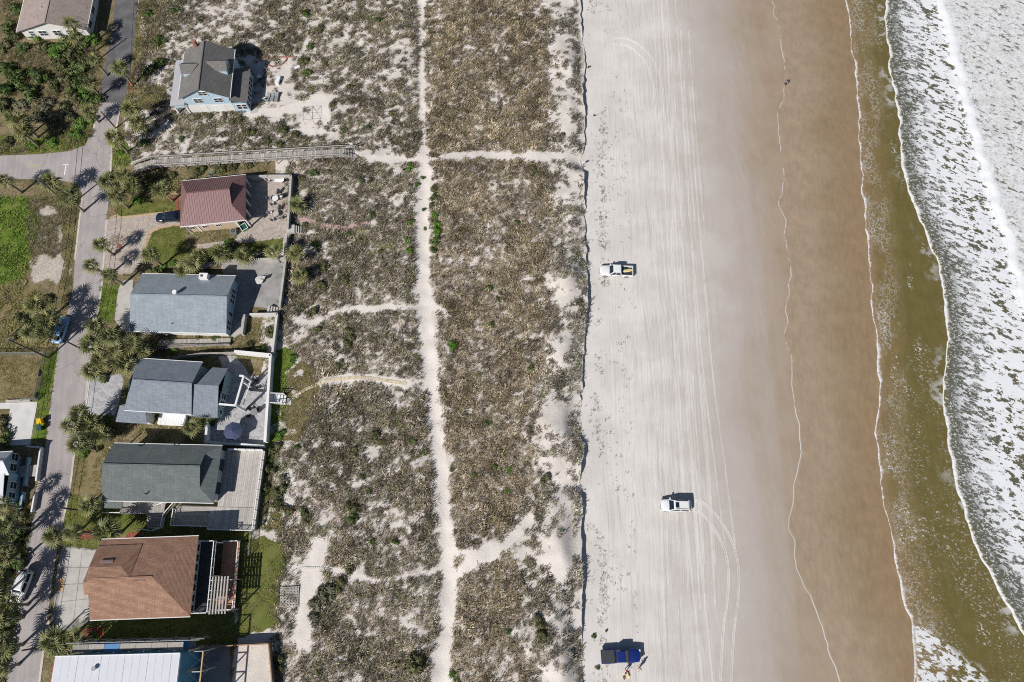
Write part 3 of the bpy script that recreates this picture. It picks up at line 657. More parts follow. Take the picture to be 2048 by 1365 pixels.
# ------------------------------------------------------------------ house building kit
def shingle(name, a, b, dark, w=.9, h=.30, st=.55, stain=None):
    m = Mat(name, .9, .15); v = m.coord('uv'); c, f = m.brick(v, a, b, dark, 2.1, w, h, .045)
    n1 = m.noise(v, .5, 4); n2 = m.noise(v, 7, 4, .75)
    wv = m.noise(m.map(v, (1.0, 3.0, 1)), 1.2, 4)
    x, y, z = m.xyz(v); rs = m.noise(m.vec(x * 2.2, y * .28, 0.0), 1.0, 4, .65)
    c = m.mul(c, (n2 - .5) * st * 1.5 + (n1 - .5) * .5 + (wv - .5) * .45 + (rs - .5) * .4 + 1.0); c = m.mul(c, 1.0 - m.noise(v, .8, 5, .7).step(.62, .72) * .14)
    if stain: c = m.mix(c, stain, m.noise(v, .55, 5, .7, .6).step(.60, .68) * .8)
    m.out(c); m.bump(f * -1.0 + n2 * .6, .5, .04)
shingle('shingle_blue', (.30, .345, .39), (.35, .395, .44), (.22, .255, .29)); shingle('shingle_slate', (.235, .265, .31), (.29, .32, .365), (.16, .185, .22))
shingle('shingle_green', (.15, .175, .175), (.19, .21, .21), (.10, .12, .12)); shingle('shingle_brown', (.32, .19, .132), (.40, .245, .175), (.19, .11, .08), 1.0, .34, .6)
shingle('shingle_grey', (.18, .172, .17), (.235, .225, .22), (.12, .118, .115)); shingle('shingle_tan', (.36, .295, .27), (.42, .35, .32), (.28, .23, .21), .9, .3, .35, (.09, .085, .085))
simple('metal_red', (.22, .118, .118), .45, .2, 1.0, 0, .5); simple('metal_red_rib', (.195, .104, .104), .45, .15, 1.0)
simple('roof_membrane', (.62, .64, .70), .55, .06, .8); simple('porch_roof', (.42, .42, .45), .8, .15, 1.2)
def siding(name, col, h=.18):
    m = Mat(name, .7, .3); v = m.coord('uv'); x, y, z = m.xyz(v); s = (y * (2 * math.pi / h)).sin()
    n = m.noise(v, 2, 3); b = m.mix(col, col, 0.0); m.out(m.mul(b, (n - .5) * .2 + s.step(.8, 1.0) * -.15 + 1.0)); m.bump(s, .3, .03)
siding('siding_blue', (.46, .61, .72)); siding('siding_white', (.78, .77, .75)); siding('siding_tan', (.60, .46, .34)); siding('siding_teal', (.22, .34, .36)); siding('siding_grey', (.45, .50, .54)); siding('siding_sky', (.30, .48, .62))
simple('trim_white', (.80, .80, .80), .5, .05, 2); simple('glass_dark', (.03, .045, .06), .08, .3, 2, 0, .8); simple('brick_red', (.31, .15, .12), .9, .3, 6, .3)
simple('wood_grey', (.36, .335, .31), .9, .35, 2.5, .3, rnd=.18); simple('wood_pale', (.47, .44, .41), .9, .3, 2.5, .3, rnd=.16); simple('wood_brown', (.30, .20, .13), .85, .3, 2.5, .3, rnd=.15)
simple('deck_terracotta', (.48, .25, .16), .85, .25, 2, .2, rnd=.1); simple('screen_dark', (.05, .055, .065), .9, .3, 2); simple('metal_dark', (.05, .05, .055), .5, .3, 3, 0, .5); simple('metal_grey', (.35, .36, .37), .4, .2, 3, 0, .5, .5)
simple('wood_new', (.55, .38, .20), .85, .25, 3, .2); simple('wood_red', (.34, .12, .06), .85, .3, 3); simple('tarp_blue', (.10, .25, .48), .6, .3, 1.5, .3); simple('plywood', (.62, .48, .28), .85, .2, 2)
simple('steel_grey', (.42, .42, .40), .6, .2, 3, 0, .4, .3); simple('blue_wrap', (.08, .28, .45), .7, .2, 1)
def obox(mb, p, al, nr, s0, s1, d0, d1, z0, z1):
    q = lambda s, d, z: (p[0] + al[0] * s + nr[0] * d, p[1] + al[1] * s + nr[1] * d, z)
    return mb.add([q(s0,d0,z0),q(s1,d0,z0),q(s1,d1,z0),q(s0,d1,z0),q(s0,d0,z1),q(s1,d0,z1),q(s1,d1,z1),q(s0,d1,z1)],
                  [(0,1,2,3),(7,6,5,4),(4,5,1,0),(5,6,2,1),(6,7,3,2),(7,4,0,3)])
SIDES = {'S': ((1, 0), (0, -1)), 'N': ((1, 0), (0, 1)), 'E': ((0, 1), (1, 0)), 'W': ((0, 1), (-1, 0))}
def win(par, fr, side, p, z, w=1.0, h=1.1, mu=1, mv=1, frame='trim_white', pane='glass_dark', name='window', t=.09):
    al, nr = SIDES[side]; mb = MB(fr)
    for s0, s1, z0, z1 in ((-w/2-t, -w/2, z-t, z+h+t), (w/2, w/2+t, z-t, z+h+t), (-w/2, w/2, z-t, z), (-w/2, w/2, z+h, z+h+t)): obox(mb, p, al, nr, s0, s1, .0, .07, z0, z1)
    for i in range(1, mu + 1): x = -w / 2 + w * i / (mu + 1); obox(mb, p, al, nr, x - .03, x + .03, .03, .06, z, z + h)
    for i in range(1, mv + 1): x = z + h * i / (mv + 1); obox(mb, p, al, nr, -w / 2, w / 2, .031, .058, x - .03, x + .03)
    f = mb.build(name, frame, par); obox(MB(fr), p, al, nr, 0, 0, 0, 0, 0, 0)
    m2 = MB(fr); obox(m2, p, al, nr, -w / 2, w / 2, .004, .03, z, z + h); m2.build('pane', pane, f); return f
def door(par, fr, side, p, z, w=.95, h=2.05, mat='trim_white'):
    al, nr = SIDES[side]; mb = MB(fr); obox(mb, p, al, nr, -w / 2, w / 2, .0, .06, z, z + h); d = mb.build('door', mat, par)
    m2 = MB(fr); obox(m2, p, al, nr, w / 2 - .14, w / 2 - .08, .06, .13, z + .95, z + 1.02); m2.build('handle', 'metal_dark', d); return d
def walls(par, fr, a0, a1, b0, b1, z0, ze, mat, zr=None, ax='a', name='wall'):
    mb = MB(fr); bm = (b0 + b1) / 2; am = (a0 + a1) / 2
    q = [(a0, b0), (a1, b0), (a1, b1), (a0, b1)]
    for i in range(4):
        p, r = q[i], q[(i + 1) % 4]; pts = [(p[0], p[1], z0), (r[0], r[1], z0), (r[0], r[1], ze), (p[0], p[1], ze)]
        if zr and ((ax == 'a') == (i in (1, 3))): pts.insert(3, ((p[0] + r[0]) / 2, (p[1] + r[1]) / 2, zr))
        mb.poly(pts)
    return mb.build(name, mat, par, uv=True)
def ribs(mb, pts, sp, w=.04, h=.05):
    P = [Vector(p) for p in pts]; n = _nrm(P).normalized()
    if n.z < 0: n = -n
    U = Vector((0, 0, 1)).cross(n).normalized(); V = n.cross(U); o = P[0]
    q = [((p - o).dot(U), (p - o).dot(V)) for p in P]; us = [a for a, b in q]; u = min(us) + sp * .5
    while u < max(us):
        hit = []
        for i in range(len(q)):
            (u0, v0), (u1, v1) = q[i], q[(i + 1) % len(q)]
            if (u0 > u) != (u1 > u): hit.append(v0 + (v1 - v0) * (u - u0) / (u1 - u0))
        hit.sort()
        for k in range(0, len(hit) - 1, 2):
            if hit[k + 1] - hit[k] > .1: mb.beam(o + U * u + V * (hit[k] + .02) + n * h * .4, o + U * u + V * (hit[k + 1] - .02) + n * h * .4, w, h)
        u += sp
def roof(par, fr, a0, a1, b0, b1, ze, zr, mat, w='gable', e='gable', t=.14, run=None, tt=.45, bm=None, rib=None, vert=None, cap=True):
    """ridge along a; w / e ends: gable, hip or dutch (hip with a small gable on top)"""
    bm = (b0 + b1) / 2 if bm is None else bm; half = (b1 - b0) / 2; run = half if run is None else run
    pl = []; ra0 = a0 if w == 'gable' else a0 + run; ra1 = a1 if e == 'gable' else a1 - run
    N = [(a0, b1, ze)]; Sx = [(a0, b0, ze)]; zt = ze + (zr - ze) * tt; bN = b1 + (bm - b1) * tt; bS = b0 + (bm - b0) * tt; gab = []
    tailN = [(a1, b1, ze)]; tailS = [(a1, b0, ze)]; headN = []; headS = []
    for end, a, ra in ((w, a0, ra0), (e, a1, ra1)):
        if end == 'hip': pl.append([(a, b0, ze), (a, b1, ze), (ra, bm, zr)])
        if end == 'dutch':
            pl.append([(a, b0, ze), (a, b1, ze), (ra, bN, zt), (ra, bS, zt)]); gab.append([(ra, bS, zt), (ra, bN, zt), (ra, bm, zr - .05)])
            (headN if a == a0 else tailN).append((ra, bN, zt)); (headS if a == a0 else tailS).append((ra, bS, zt))
    pl.append([(a0, b1, ze)] + headN + [(ra0, bm, zr), (ra1, bm, zr)] + tailN[::-1])
    pl.append([(a0, b0, ze)] + headS + [(ra0, bm, zr), (ra1, bm, zr)] + tailS[::-1])
    mb = MB(fr)
    for q in pl:
        if _nrm([Vector(p) for p in q]).z < 0: q.reverse()
        mb.slab(q, t)
    r = mb.build('roof', mat, par, uv=True)
    if gab:
        mg = MB(fr)
        for q in gab: mg.poly(q)
        mg.build('gable_vent', vert or 'screen_dark', r)
    if cap:
        mc = MB(fr); mc.beam((ra0, bm, zr + .03), (ra1, bm, zr + .03), .22, .06); mc.build('ridge_cap', rib or mat, r, uv=True)
    if rib:
        mr = MB(fr)
        for q in pl: ribs(mr, q, .42, .035, .035)
        mr.build('seam_ribs', rib, r)
    for b in (b0 - .05, b1 + .05): mf = MB(fr); mf.box(a0, a1, b - .05, b + .05, ze - t - .06, ze - .01); mf.build('gutter', 'trim_white', r)
    return r
def railing(par, fr, pts, z, h=1.0, mat='trim_white', sp=1.5, bal=.25, name='railing'):
    mb = MB(fr)
    for i in range(len(pts) - 1):
        p = Vector((*pts[i], z)); q = Vector((*pts[i + 1], z)); L = (q - p).length; d = (q - p) / max(L, .01)
        mb.beam(p + Vector((0, 0, h)), q + Vector((0, 0, h)), .12, .06); mb.beam(p + Vector((0, 0, .12)), q + Vector((0, 0, .12)), .06, .06)
        for k in range(int(L / bal)): c = p + d * bal * (k + .5); mb.beam(c + Vector((0, 0, .12)), c + Vector((0, 0, h)), .035, .035)
        n = max(1, round(L / sp))
        for k in range(n + 1): c = p + d * L * k / n; mb.beam(c, c + Vector((0, 0, h + .12)), .11, .11)
    return mb.build(name, mat, par)
def boards(par, fr, a0, a1, b0, b1, z, w, mat, along='b', t=.05, gap=.02, name='deck_board', skew=None):
    n = max(1, int(round(((a1 - a0) if along == 'b' else (b1 - b0)) / w)))
    base = None
    for k in range(n):
        if along == 'b': x = a0 + (a1 - a0) * k / n; x2 = a0 + (a1 - a0) * (k + 1) / n - gap; box = (x, x2, b0, b1)
        else: x = b0 + (b1 - b0) * k / n; x2 = b0 + (b1 - b0) * (k + 1) / n - gap; box = (a0, a1, x, x2)
        dz = random.uniform(-.008, .008); mb = MB(fr); mb.box(*box, z - t + dz, z + dz); mb.build(name, mat, par)
def stairs(par, fr, a0, a1, b0, b1, z0, z1, n, ax='a', mat='wood_grey', name='step'):
    for k in range(n):
        f0, f1 = k / n, (k + 1) / n; z = z0 + (z1 - z0) * (k + .5) / n; mb = MB(fr)
        if ax == 'a': mb.box(a0 + (a1 - a0) * f0, a0 + (a1 - a0) * f1 - .02 * (1 if a1 > a0 else -1), b0, b1, z - .06, z)
        else: mb.box(a0, a1, b0 + (b1 - b0) * f0, b0 + (b1 - b0) * f1 - .02 * (1 if b1 > b0 else -1), z - .06, z)
        mb.build(name, mat, par)
def wall_line(name, label, pts, h, th, mat, z=0.0, cat='wall', zt=None, cap=None, group=None):
    """garden wall through photo pixels (measured on its top edge)"""
    q = [gz(a, b, h) for a, b in pts]; o = Vector((q[0].x, q[0].y, 0)); t = thing(name, label, cat, o, group)
    mb = MB()
    for i in range(len(q) - 1): mb.beam((q[i].x, q[i].y, (h + z) / 2), (q[i + 1].x, q[i + 1].y, (h + z) / 2), th, h - z)
    mb.build('wall_body', mat, t, uv=True)
    mb = MB()
    for i in range(len(q) - 1): d = (q[i+1] - q[i]).normalized() * .05; mb.beam((q[i].x - d.x, q[i].y - d.y, h + .04), (q[i + 1].x + d.x, q[i + 1].y + d.y, h + .04), th + .08, .08)
    mb.build('coping', cap or mat, t, uv=True); return t
# ================================================================== houses, north to south
# ---- tan-roofed white cottage at the top edge (ridge runs north)
fr0, L, W = fit([(36,62),(172,60),(184,0),(47,0)], 2.6); fr = Fr(fr0.w((L, 0, 0))[:2], fr0.ang + math.pi / 2)   # a north, b west
h = thing('cottage', 'white cottage with a stained tan shingle roof at the top edge beside the street', 'house', fr.w((7, L / 2, 0)))
NL = 15.0
walls(h, fr, .35, NL - .35, .4, L - .4, 0, 2.5, 'siding_white', 4.5); roof(h, fr, -.15, NL, -.1, L + .1, 2.6, 4.75, 'shingle_tan')
for b, w in ((3.4, 1.9), (6.2, 1.5), (9.0, 1.5), (11.2, .8)): win(h, fr, 'W', (.35, b), .95, w, 1.2, 1, 1)
for a in (2.5, 6, 9.5): win(h, fr, 'S', (a, .4), .9, 1.5, 1.2, 1, 0)
door(h, fr, 'W', (.35, 1.6), .1)
# ---- pale blue two-storey house
ZE = 4.6
fr0, L, W = fit([(354,202),(459,191),(468,103),(374,104)], ZE); fr = Fr(fr0.w((L, 0, 0))[:2], fr0.ang + math.pi / 2); W += .3
h = thing('beach_house', 'pale blue two storey house with a dark grey gable roof and two dormers', 'house', fr.w((W / 2, L / 2, 0)))
walls(h, fr, .35, W - .35, .4, L - .4, 0, ZE - .1, 'siding_blue', 6.9); rf = roof(h, fr, -.1, W, -.1, L + .15, ZE, 7.15, 'shingle_grey')
win(h, fr, 'W', (.35, L / 2), 4.9, 1.5, 1.0, 1, 1); win(h, fr, 'W', (.35, 2.5), 2.9, 1.5, 1.1, 1, 1); win(h, fr, 'W', (.35, L - 3.0), 2.9, 1.5, 1.1, 1, 1)
for b, w in ((3.2, 2.4), (5.9, 1.1)): 
    mb = MB(fr); obox(mb, (.35, b), (0, 1), (-1, 0), -w / 2, w / 2, 0, .08, .05, 2.05); mb.build('garage_door', 'trim_white', h)
mb = MB(fr); obox(mb, (.35, L / 2), (0, 1), (-1, 0), -L / 2 + .4, L / 2 - .4, 0, .05, 0, .0 + 2.3); mb.build('ground_floor_band', 'siding_white', h, uv=True)
mb = MB(fr); mb.box(W * .93, W * .93 + .7, L * .66, L * .66 + .6, 4.8, 7.6); mb.build('chimney', 'brick_red', h)
# dormers (little cross gables) east and west
def dormer(side, a, w, z0, reach, zr):
    b_in = L / 2 - .6 if side < 0 else L / 2 + .6; b_out = .5 if side < 0 else L - .8
    d = MB(fr); bo = b_out; am = a; a0, a1 = a - w / 2, a + w / 2
    zo = ZE + .9
    d.poly([(a0, bo, zo - .9), (a1, bo, zo - .9), (a1, bo, zo + .62), (am, bo, zr - .12), (a0, bo, zo + .62)])
    for q in (a0, a1): d.poly([(q, bo, zo - .9), (q, bo, zo + .62), (q, (bo + b_in) / 2, zo + .62)])
    dd = d.build('dormer', 'siding_blue', h, uv=True); r = MB(fr); ov = -.25 if side < 0 else .25
    for q in (a0 - .06, a1 + .06): 
        pts = [(q, bo + ov, zo + .55), (am, bo + ov, zr), (am, b_in, zr), (q, (bo + b_in) / 2, zo + .55)]
        if _nrm([Vector(p) for p in pts]).z < 0: pts.reverse()
        r.slab(pts, .1)
    r.build('dormer_roof', 'shingle_grey', dd, uv=True)
    fr2 = fr
    for s in (-.45, .45): win(dd, fr2, 'S' if side < 0 else 'N', (a + s, bo), zo - .55, .62, .8, 0, 1)
dormer(-1, W * .56, 2.6, 3, 2, 7.1); dormer(1, W * .52, 2.4, 3, 2, 7.1)
# west porch with flat grey roof
pw = 2.5; mb = MB(fr); mb.slab([(-.1, L - .3, 3.15), (W - .6, L - .3, 3.15), (W - .6, L + pw, 2.85), (-.1, L + pw, 2.85)][::-1], .14)
if True: mb.build('porch_roof', 'porch_roof', h, uv=True)
for a in (.15, 3.0, 6.0, W - 1.0):
    for b in ((L + pw - .3, L + .1) if a < .5 else (L + pw - .3,)): m2 = MB(fr); m2.box(a, a + .3, b - .3, b, 0, 2.75); m2.build('porch_post', 'trim_white', h)
mb = MB(fr); mb.box(.1, W - .8, L - .4, L + pw - .1, .02, .22); mb.build('porch_floor', 'wood_grey', h)
mb = MB(fr); mb.box(.15, .3, L - .4, L + pw - .3, 1.9, 2.7); mb.build('porch_beam', 'siding_blue', h, uv=True)
# east sunroom
ew = 2.6; b0, b1 = -ew, .45; a1 = W * .72
walls(h, fr, .2, a1, b0 + .3, b1, 0, 2.75, 'siding_blue', name='sunroom_wall')
mb = MB(fr)
for q in ([(0, b0, 2.8), (0, b1, 3.6), (a1 - 1.6, b1, 3.6), (a1, b0, 2.8)], [(a1, b0, 2.8), (a1 - 1.6, b1, 3.6), (a1 + .2, b1, 2.8)]):
    if _nrm([Vector(p) for p in q]).z < 0: q.reverse()
    mb.slab(q, .12)
mb.build('sunroom_roof', 'shingle_grey', h, uv=True)
for k in range(6): win(h, fr, 'S', (.8 + k * 1.1, b0 + .3), .75, .85, 1.5, 0, 1)
for b in (-1.7, -.7): win(h, fr, 'W', (.2, b), .9, .8, 1.3, 0, 1)
# ---- house with the dark red metal roof
fr, L, W = fit([(360.5,454),(491.5,440),(491.5,351),(362.6,362)], 3.3)
h = thing('metal_roof_house', 'peach house with a dark red ribbed metal roof and a terrace behind', 'house', fr.w((L / 2, W / 2, 0)))
walls(h, fr, .55, L - 2.1, .5, W - .5, 0, 3.2, 'siding_tan')
roof(h, fr, 0, L, 0, W, 3.35, 5.6, 'metal_red', 'hip', 'dutch', run=2.0, tt=.5, rib='metal_red_rib', bm=W * .56)
for a, z in ((1.4, 1.2), (3.6, 1.2), (5.9, 1.2), (5.0, 2.35), (8.0, 2.3)): win(h, fr, 'S', (a, .5), z, .75 if z < 2 else .8, .8 if z < 2 else .5, 1, 0)
for q in ((2.3, 2.55, .42, .5), (L - 2.3, L - 2.0, .4, .55), (.5, .62, .42, .6)): mb = MB(fr); mb.box(*q, 0, 3.2); mb.build('corner_trim', 'trim_white', h)
for k in range(5):
    b = .45 + k * (W - .9) / 4; m2 = MB(fr); m2.box(L - .42, L - .18, b - .12, b + .12, 0, 3.2); m2.build('porch_column', 'trim_white', h)
mb = MB(fr); mb.box(L - .42, L - .18, .3, W - .3, 3.0, 3.2); mb.box(L - 2.3, L - .2, .3, .5, 3.0, 3.2); mb.build('porch_beam', 'trim_white', h)
for b in (2.2, 4.6, 7.0): door(h, fr, 'E', (L - 2.1, b), .05, 1.6, 2.1, 'glass_dark')
mb = MB(fr); mb.tube([(.62, .4, 3.1), (.62, .3, .4), (.9, .1, .05)], .06, 6); mb.build('downspout', 'trim_white', h)
# ---- house with the light blue-grey shingle roof
fr, L, W = fit([(260,661.7),(453,668),(471,553),(283.6,546.7)], 2.8)
h = thing('blue_roof_house', 'long low house with a pale blue grey shingle roof and white chimney', 'house', fr.w((L / 2, W / 2, 0)))
walls(h, fr, .5, L - .55, .4, W - .4, 0, 2.7, 'siding_white', 4.6); roof(h, fr, 0, L, 0, W, 2.8, 4.85, 'shingle_blue', bm=W * .555)
mb = MB(fr); mb.box(L - .56, L - .5, .45, W - .45, .1, 2.65); mb.build('east_cladding', 'siding_sky', h, uv=True)
for b in (1.5, 3.9, 6.2, 7.1, 8.0): win(h, fr, 'E', (L - .5, b), .8 if b > 5 else .6, .75, 1.5, 0, 1)
for b in (2.3,): win(h, fr, 'E', (L - .5, b), .6, .75, 1.5, 0, 1)
for a in (3, 7, 11): win(h, fr, 'S', (a, .4), 1.0, 1.3, 1.0, 1, 0)
ca, cb = fr.inv(406, 549, 4.2); mb = MB(fr); mb.box(ca - .7, ca + .7, cb - .7, cb + .3, 0, 4.1); ch = mb.build('chimney', 'stucco_white', h)
mb = MB(fr); mb.box(ca - .45, ca - .05, cb - .4, cb, 4.1, 4.14); mb.build('flue', 'metal_dark', ch)
va, vb = fr.inv(351, 586, 4.9); mb = MB(fr); mb.cyl(va, vb, 4.3, 5.3, .28, .28, 12); v = mb.build('roof_vent', 'trim_white', h); mb = MB(fr); mb.cyl(va, vb, 5.3, 5.4, .4, .36, 12); mb.build('vent_cap', 'trim_white', v)
va, vb = fr.inv(343, 647, 3.5); mb = MB(fr); mb.cyl(va, vb, 3.2, 3.6, .07, .07, 8); mb.build('vent_pipe', 'metal_dark', h)
# ---- grey-blue house with pergola
fr, L, W = fit([(232,838),(441,834),(459,724),(281,720)], 3.0); W += 0
h = thing('slate_roof_house', 'teal house with a slate blue roof in stepped sections and a white pergola', 'house', fr.w((L / 2, W / 2, 0)))
A = lambda px, py, z: fr.inv(px, py, z)
ax1 = A(385, 768, 4.9)[0]; bR = A(330, 764, 5.2)[1]; bN = A(340, 721, 3.1)[1]; bS = A(330, 826, 3.1)[1]
walls(h, fr, .8, ax1 - .3, bS + .5, bN - .4, 0, 3.0, 'siding_teal', 4.8); roof(h, fr, 0.2, ax1, bS, bN, 3.1, 5.15, 'shingle_slate', bm=bR, w='hip', run=1.4)
bS2 = A(400, 834, 2.8)[1]; bN2 = A(450, 728, 2.8)[1]; ax2 = A(441.5, 800, 2.9)[0]
walls(h, fr, ax1 - .3, ax2 - .3, bS2 + .4, bR, 0, 2.7, 'siding_teal'); 
mb = MB(fr); mb.slab([(ax1 - .6, bS2, 2.8), (ax2, bS2, 2.8), (ax2, bR, 4.7), (ax1 - .6, bR, 4.7)], .14); mb.build('east_roof', 'shingle_slate', h, uv=True)
n0 = A(393, 768, 4.7)[0]; mb = MB(fr); q = [(n0, bR, 4.7), (ax2, bR, 4.7), (ax2 + .2, bN - .7, 3.0), (ax2 - 2.4, bN - .7, 3.0)]; mb.slab(q, .14); mb.build('north_east_roof', 'shingle_slate', h, uv=True)
walls(h, fr, ax2 - 2.6, ax2 - .1, bR - .5, bN - 1.0, 0, 2.9, 'siding_teal')
sw = A(230, 844, 2.7); mb = MB(fr); mb.slab([(sw[0], sw[1], 2.6), (sw[0] + 5.1, sw[1], 2.6), (sw[0] + 4.6, sw[1] + 2.6, 3.2), (sw[0] + .4, sw[1] + 2.6, 3.2)], .13); mb.build('porch_roof', 'shingle_slate', h, uv=True)
walls(h, fr, sw[0] + .4, sw[0] + 4.7, sw[1] + .4, bS + 1, 0, 2.55, 'siding_white')
g0 = A(324, 836, 1.2); mb = MB(fr); mb.box(g0[0] - .8, g0[0] + 3.6, g0[1] - 1.0, bS + .45, .0, .75); lnd = mb.build('entry_landing', 'stucco_white', h)
boards(h, fr, g0[0] - .7, g0[0] + 3.5, g0[1] - .9, bS + .4, .83, .42, 'trim_white', 'b', name='landing_board')
mb = MB(fr); mb.box(g0[0] + .3, g0[0] + 3.6, bS + .4, bS + .52, .8, 2.85); mb.build('garage_panel', 'trim_white', h)
for b in (bR - 2.2, bR - 1.0): win(h, fr, 'E', (ax2 - .3, b), .7, .9, 1.6, 0, 1)
win(h, fr, 'E', (ax2 - .3, bS2 + 1.2), 1.0, .8, .8, 0, 0)
# pergola on the terrace
zt = 4.3; corners = [A(487, 752, zt), A(470, 811, zt)]
pg = thing('pergola', 'white open pergola over the terrace of the slate roofed house', 'pergola', fr.w((corners[0][0], corners[0][1], 0)))
def pbeam(p, q, z, w=.28, hh=.26, nm='beam'): mb = MB(fr); mb.beam((*p, z), (*q, z), w, hh); return mb.build(nm, 'trim_white', pg)
pa, pb = corners; pbeam(pa, pb, zt - .13); c2 = (pa[0] - 2.0, pa[1] + .05); d2 = (pb[0] - 2.6, pb[1] + .05)
pbeam(pb, d2, zt - .14); pbeam((pa[0] - .7, pa[1]), pa, zt - .145)
for p in (pa, (pa[0] - .05, pa[1] - .9), (pb[0], pb[1] + .15), pb): mb = MB(fr); mb.box(p[0] - .12, p[0] + .12, p[1] - .12, p[1] + .12, 0, zt - .26); mb.build('post', 'trim_white', pg)
pbeam((pa[0] + .62, pa[1] - .3), (pb[0] + .55, pb[1] + .2), 2.6, .12, .12, 'cross_rail')
# ---- house with the dark green-grey roof and weathered deck
fr, L, W = fit([(205,1004),(426,1003.8),(445.5,894),(227,884.6)], 3.6)
h = thing('green_roof_house', 'raised house with a dark green grey roof and a big weathered wood deck', 'house', fr.w((L / 2, W / 2, 0)))
walls(h, fr, .9, L - .5, .5, W - .5, 0, 3.5, 'siding_grey', None); roof(h, fr, 0, L, 0, W, 3.6, 5.5, 'shingle_green', 'gable', 'dutch', run=2.1, tt=.4, bm=W * .60)
mb = MB(fr); mb.slab([(.3, -1.1, 3.2), (3.2, -1.1, 3.2), (3.0, .6, 3.75), (.2, .6, 3.75)], .13); mb.build('porch_roof', 'shingle_green', h, uv=True)
for px, py in ((278, 891), (350, 890), (291, 988), (401, 925)): va, vb = fr.inv(px, py, 4.4); m2 = MB(fr); m2.cyl(va, vb, 3.8, 4.7, .09, .09, 8); m2.build('vent_pipe', 'metal_dark', h)
for b in (2.0, 4.6, 7.2): win(h, fr, 'W', (.9, b), 1.6, 1.1, 1.4, 0, 1)
for b in (2.4, 6.0): door(h, fr, 'E', (L - .5, b), .9, 1.8, 2.1, 'glass_dark')
railing(h, fr, [(-.6, .4), (-.6, W - .6)], .9); mb = MB(fr); mb.box(-.7, .9, .3, W - .5, .75, .9); mb.build('west_balcony', 'wood_pale', h)
for b in (.5, 4, 8): mb = MB(fr); mb.box(-.65, -.5, b, b + .15, 0, 3.6); mb.build('porch_post', 'trim_white', h)
dz = .9; q = [fr.inv(a, b, dz) for a, b in ((528, 893), (505, 1062), (430, 1066), (345, 1052), (352, 1012))]
ae = (q[0][0] + q[1][0]) / 2 + .3; bd = q[1][1]
boards(h, fr, L - .45, ae, -.35, W - .3, dz, .30, 'wood_pale', 'b'); boards(h, fr, fr.inv(422, 1010, dz)[0], ae, bd, -.4, dz + .004, .30, 'wood_pale', 'b')
a345 = fr.inv(352, 1020, dz)[0]; a422 = fr.inv(422, 1010, dz)[0]; boards(h, fr, a345, a422 - .03, q[3][1], -.4, dz, .34, 'wood_grey', 'a')
mb = MB(fr); mb.box(L - .4, ae, bd + .05, W - .35, .05, dz - .09); mb.box(a345, L - .4, q[3][1] + .05, -.3, .05, dz - .09); mb.build('deck_skirt', 'wood_grey', h)
railing(h, fr, [(ae - .05, W - .3), (ae - .05, bd)], dz, 1.0, 'trim_white'); railing(h, fr, [(ae, bd), (a422 + .4, bd), (a422 + .4, q[3][1]), (a345, q[3][1]), (a345, -.9)], dz, 1.0, 'trim_white'); railing(h, fr, [(L + .3, W - .32), (ae - .1, W - .32)], dz, 1.0, 'trim_white')
mb = MB(fr); mb.box(L + .2, ae - .2, W - .33, W - .15, .1, dz + 1.0); mb.build('deck_screen', 'stucco_white', h)
s0 = fr.inv(248, 1010, .9); s1 = fr.inv(330, 1014, .9)
boards(h, fr, s0[0] - .5, s1[0], -1.6, .3, .9, .32, 'wood_grey', 'b', name='landing_board'); railing(h, fr, [(s0[0] - 2.4, -1.65), (s0[0] + 3.4, -1.65)], .9, 1.0); railing(h, fr, [(s1[0] - 1.0, -.4), (s1[0] + 1.0, .35)], .9, 1.0)
stairs(h, fr, s0[0] + 3.8, s0[0] + 6.4, -3.8, -1.6, .1, .85, 6, 'b', 'wood_grey'); railing(h, fr, [(s0[0] + 3.2, -3.9), (s0[0] + 5.2, -4.2), (s0[0] + 6.5, -3.6), (s0[0] + 6.6, -1.7), (s1[0] + 1.4, .1)], .45, 1.0)
# ---- tall house with the brown shingle roof
ZE = 5.8; fr, L, W = fit([(181.4,1239),(380.8,1235),(396,1074),(201.7,1078)], ZE)
h = thing('brown_roof_house', 'tall house with a big brown shingle hip roof and white railed balcony', 'house', fr.w((L / 2, W / 2, 0)))
walls(h, fr, .6, L - .6, .5, W - .5, 0, ZE - .1, 'siding_grey'); bm = fr.inv(298, 1154, 8.0)[1]; bm2 = fr.inv(220, 1134, 7.9)[1]
roof(h, fr, 0, L, 0, W, ZE, 7.9, 'shingle_brown', 'gable', 'hip', run=fr.inv(380, 1100, ZE)[0] - fr.inv(298, 1154, 7.9)[0] + .6, bm=bm)
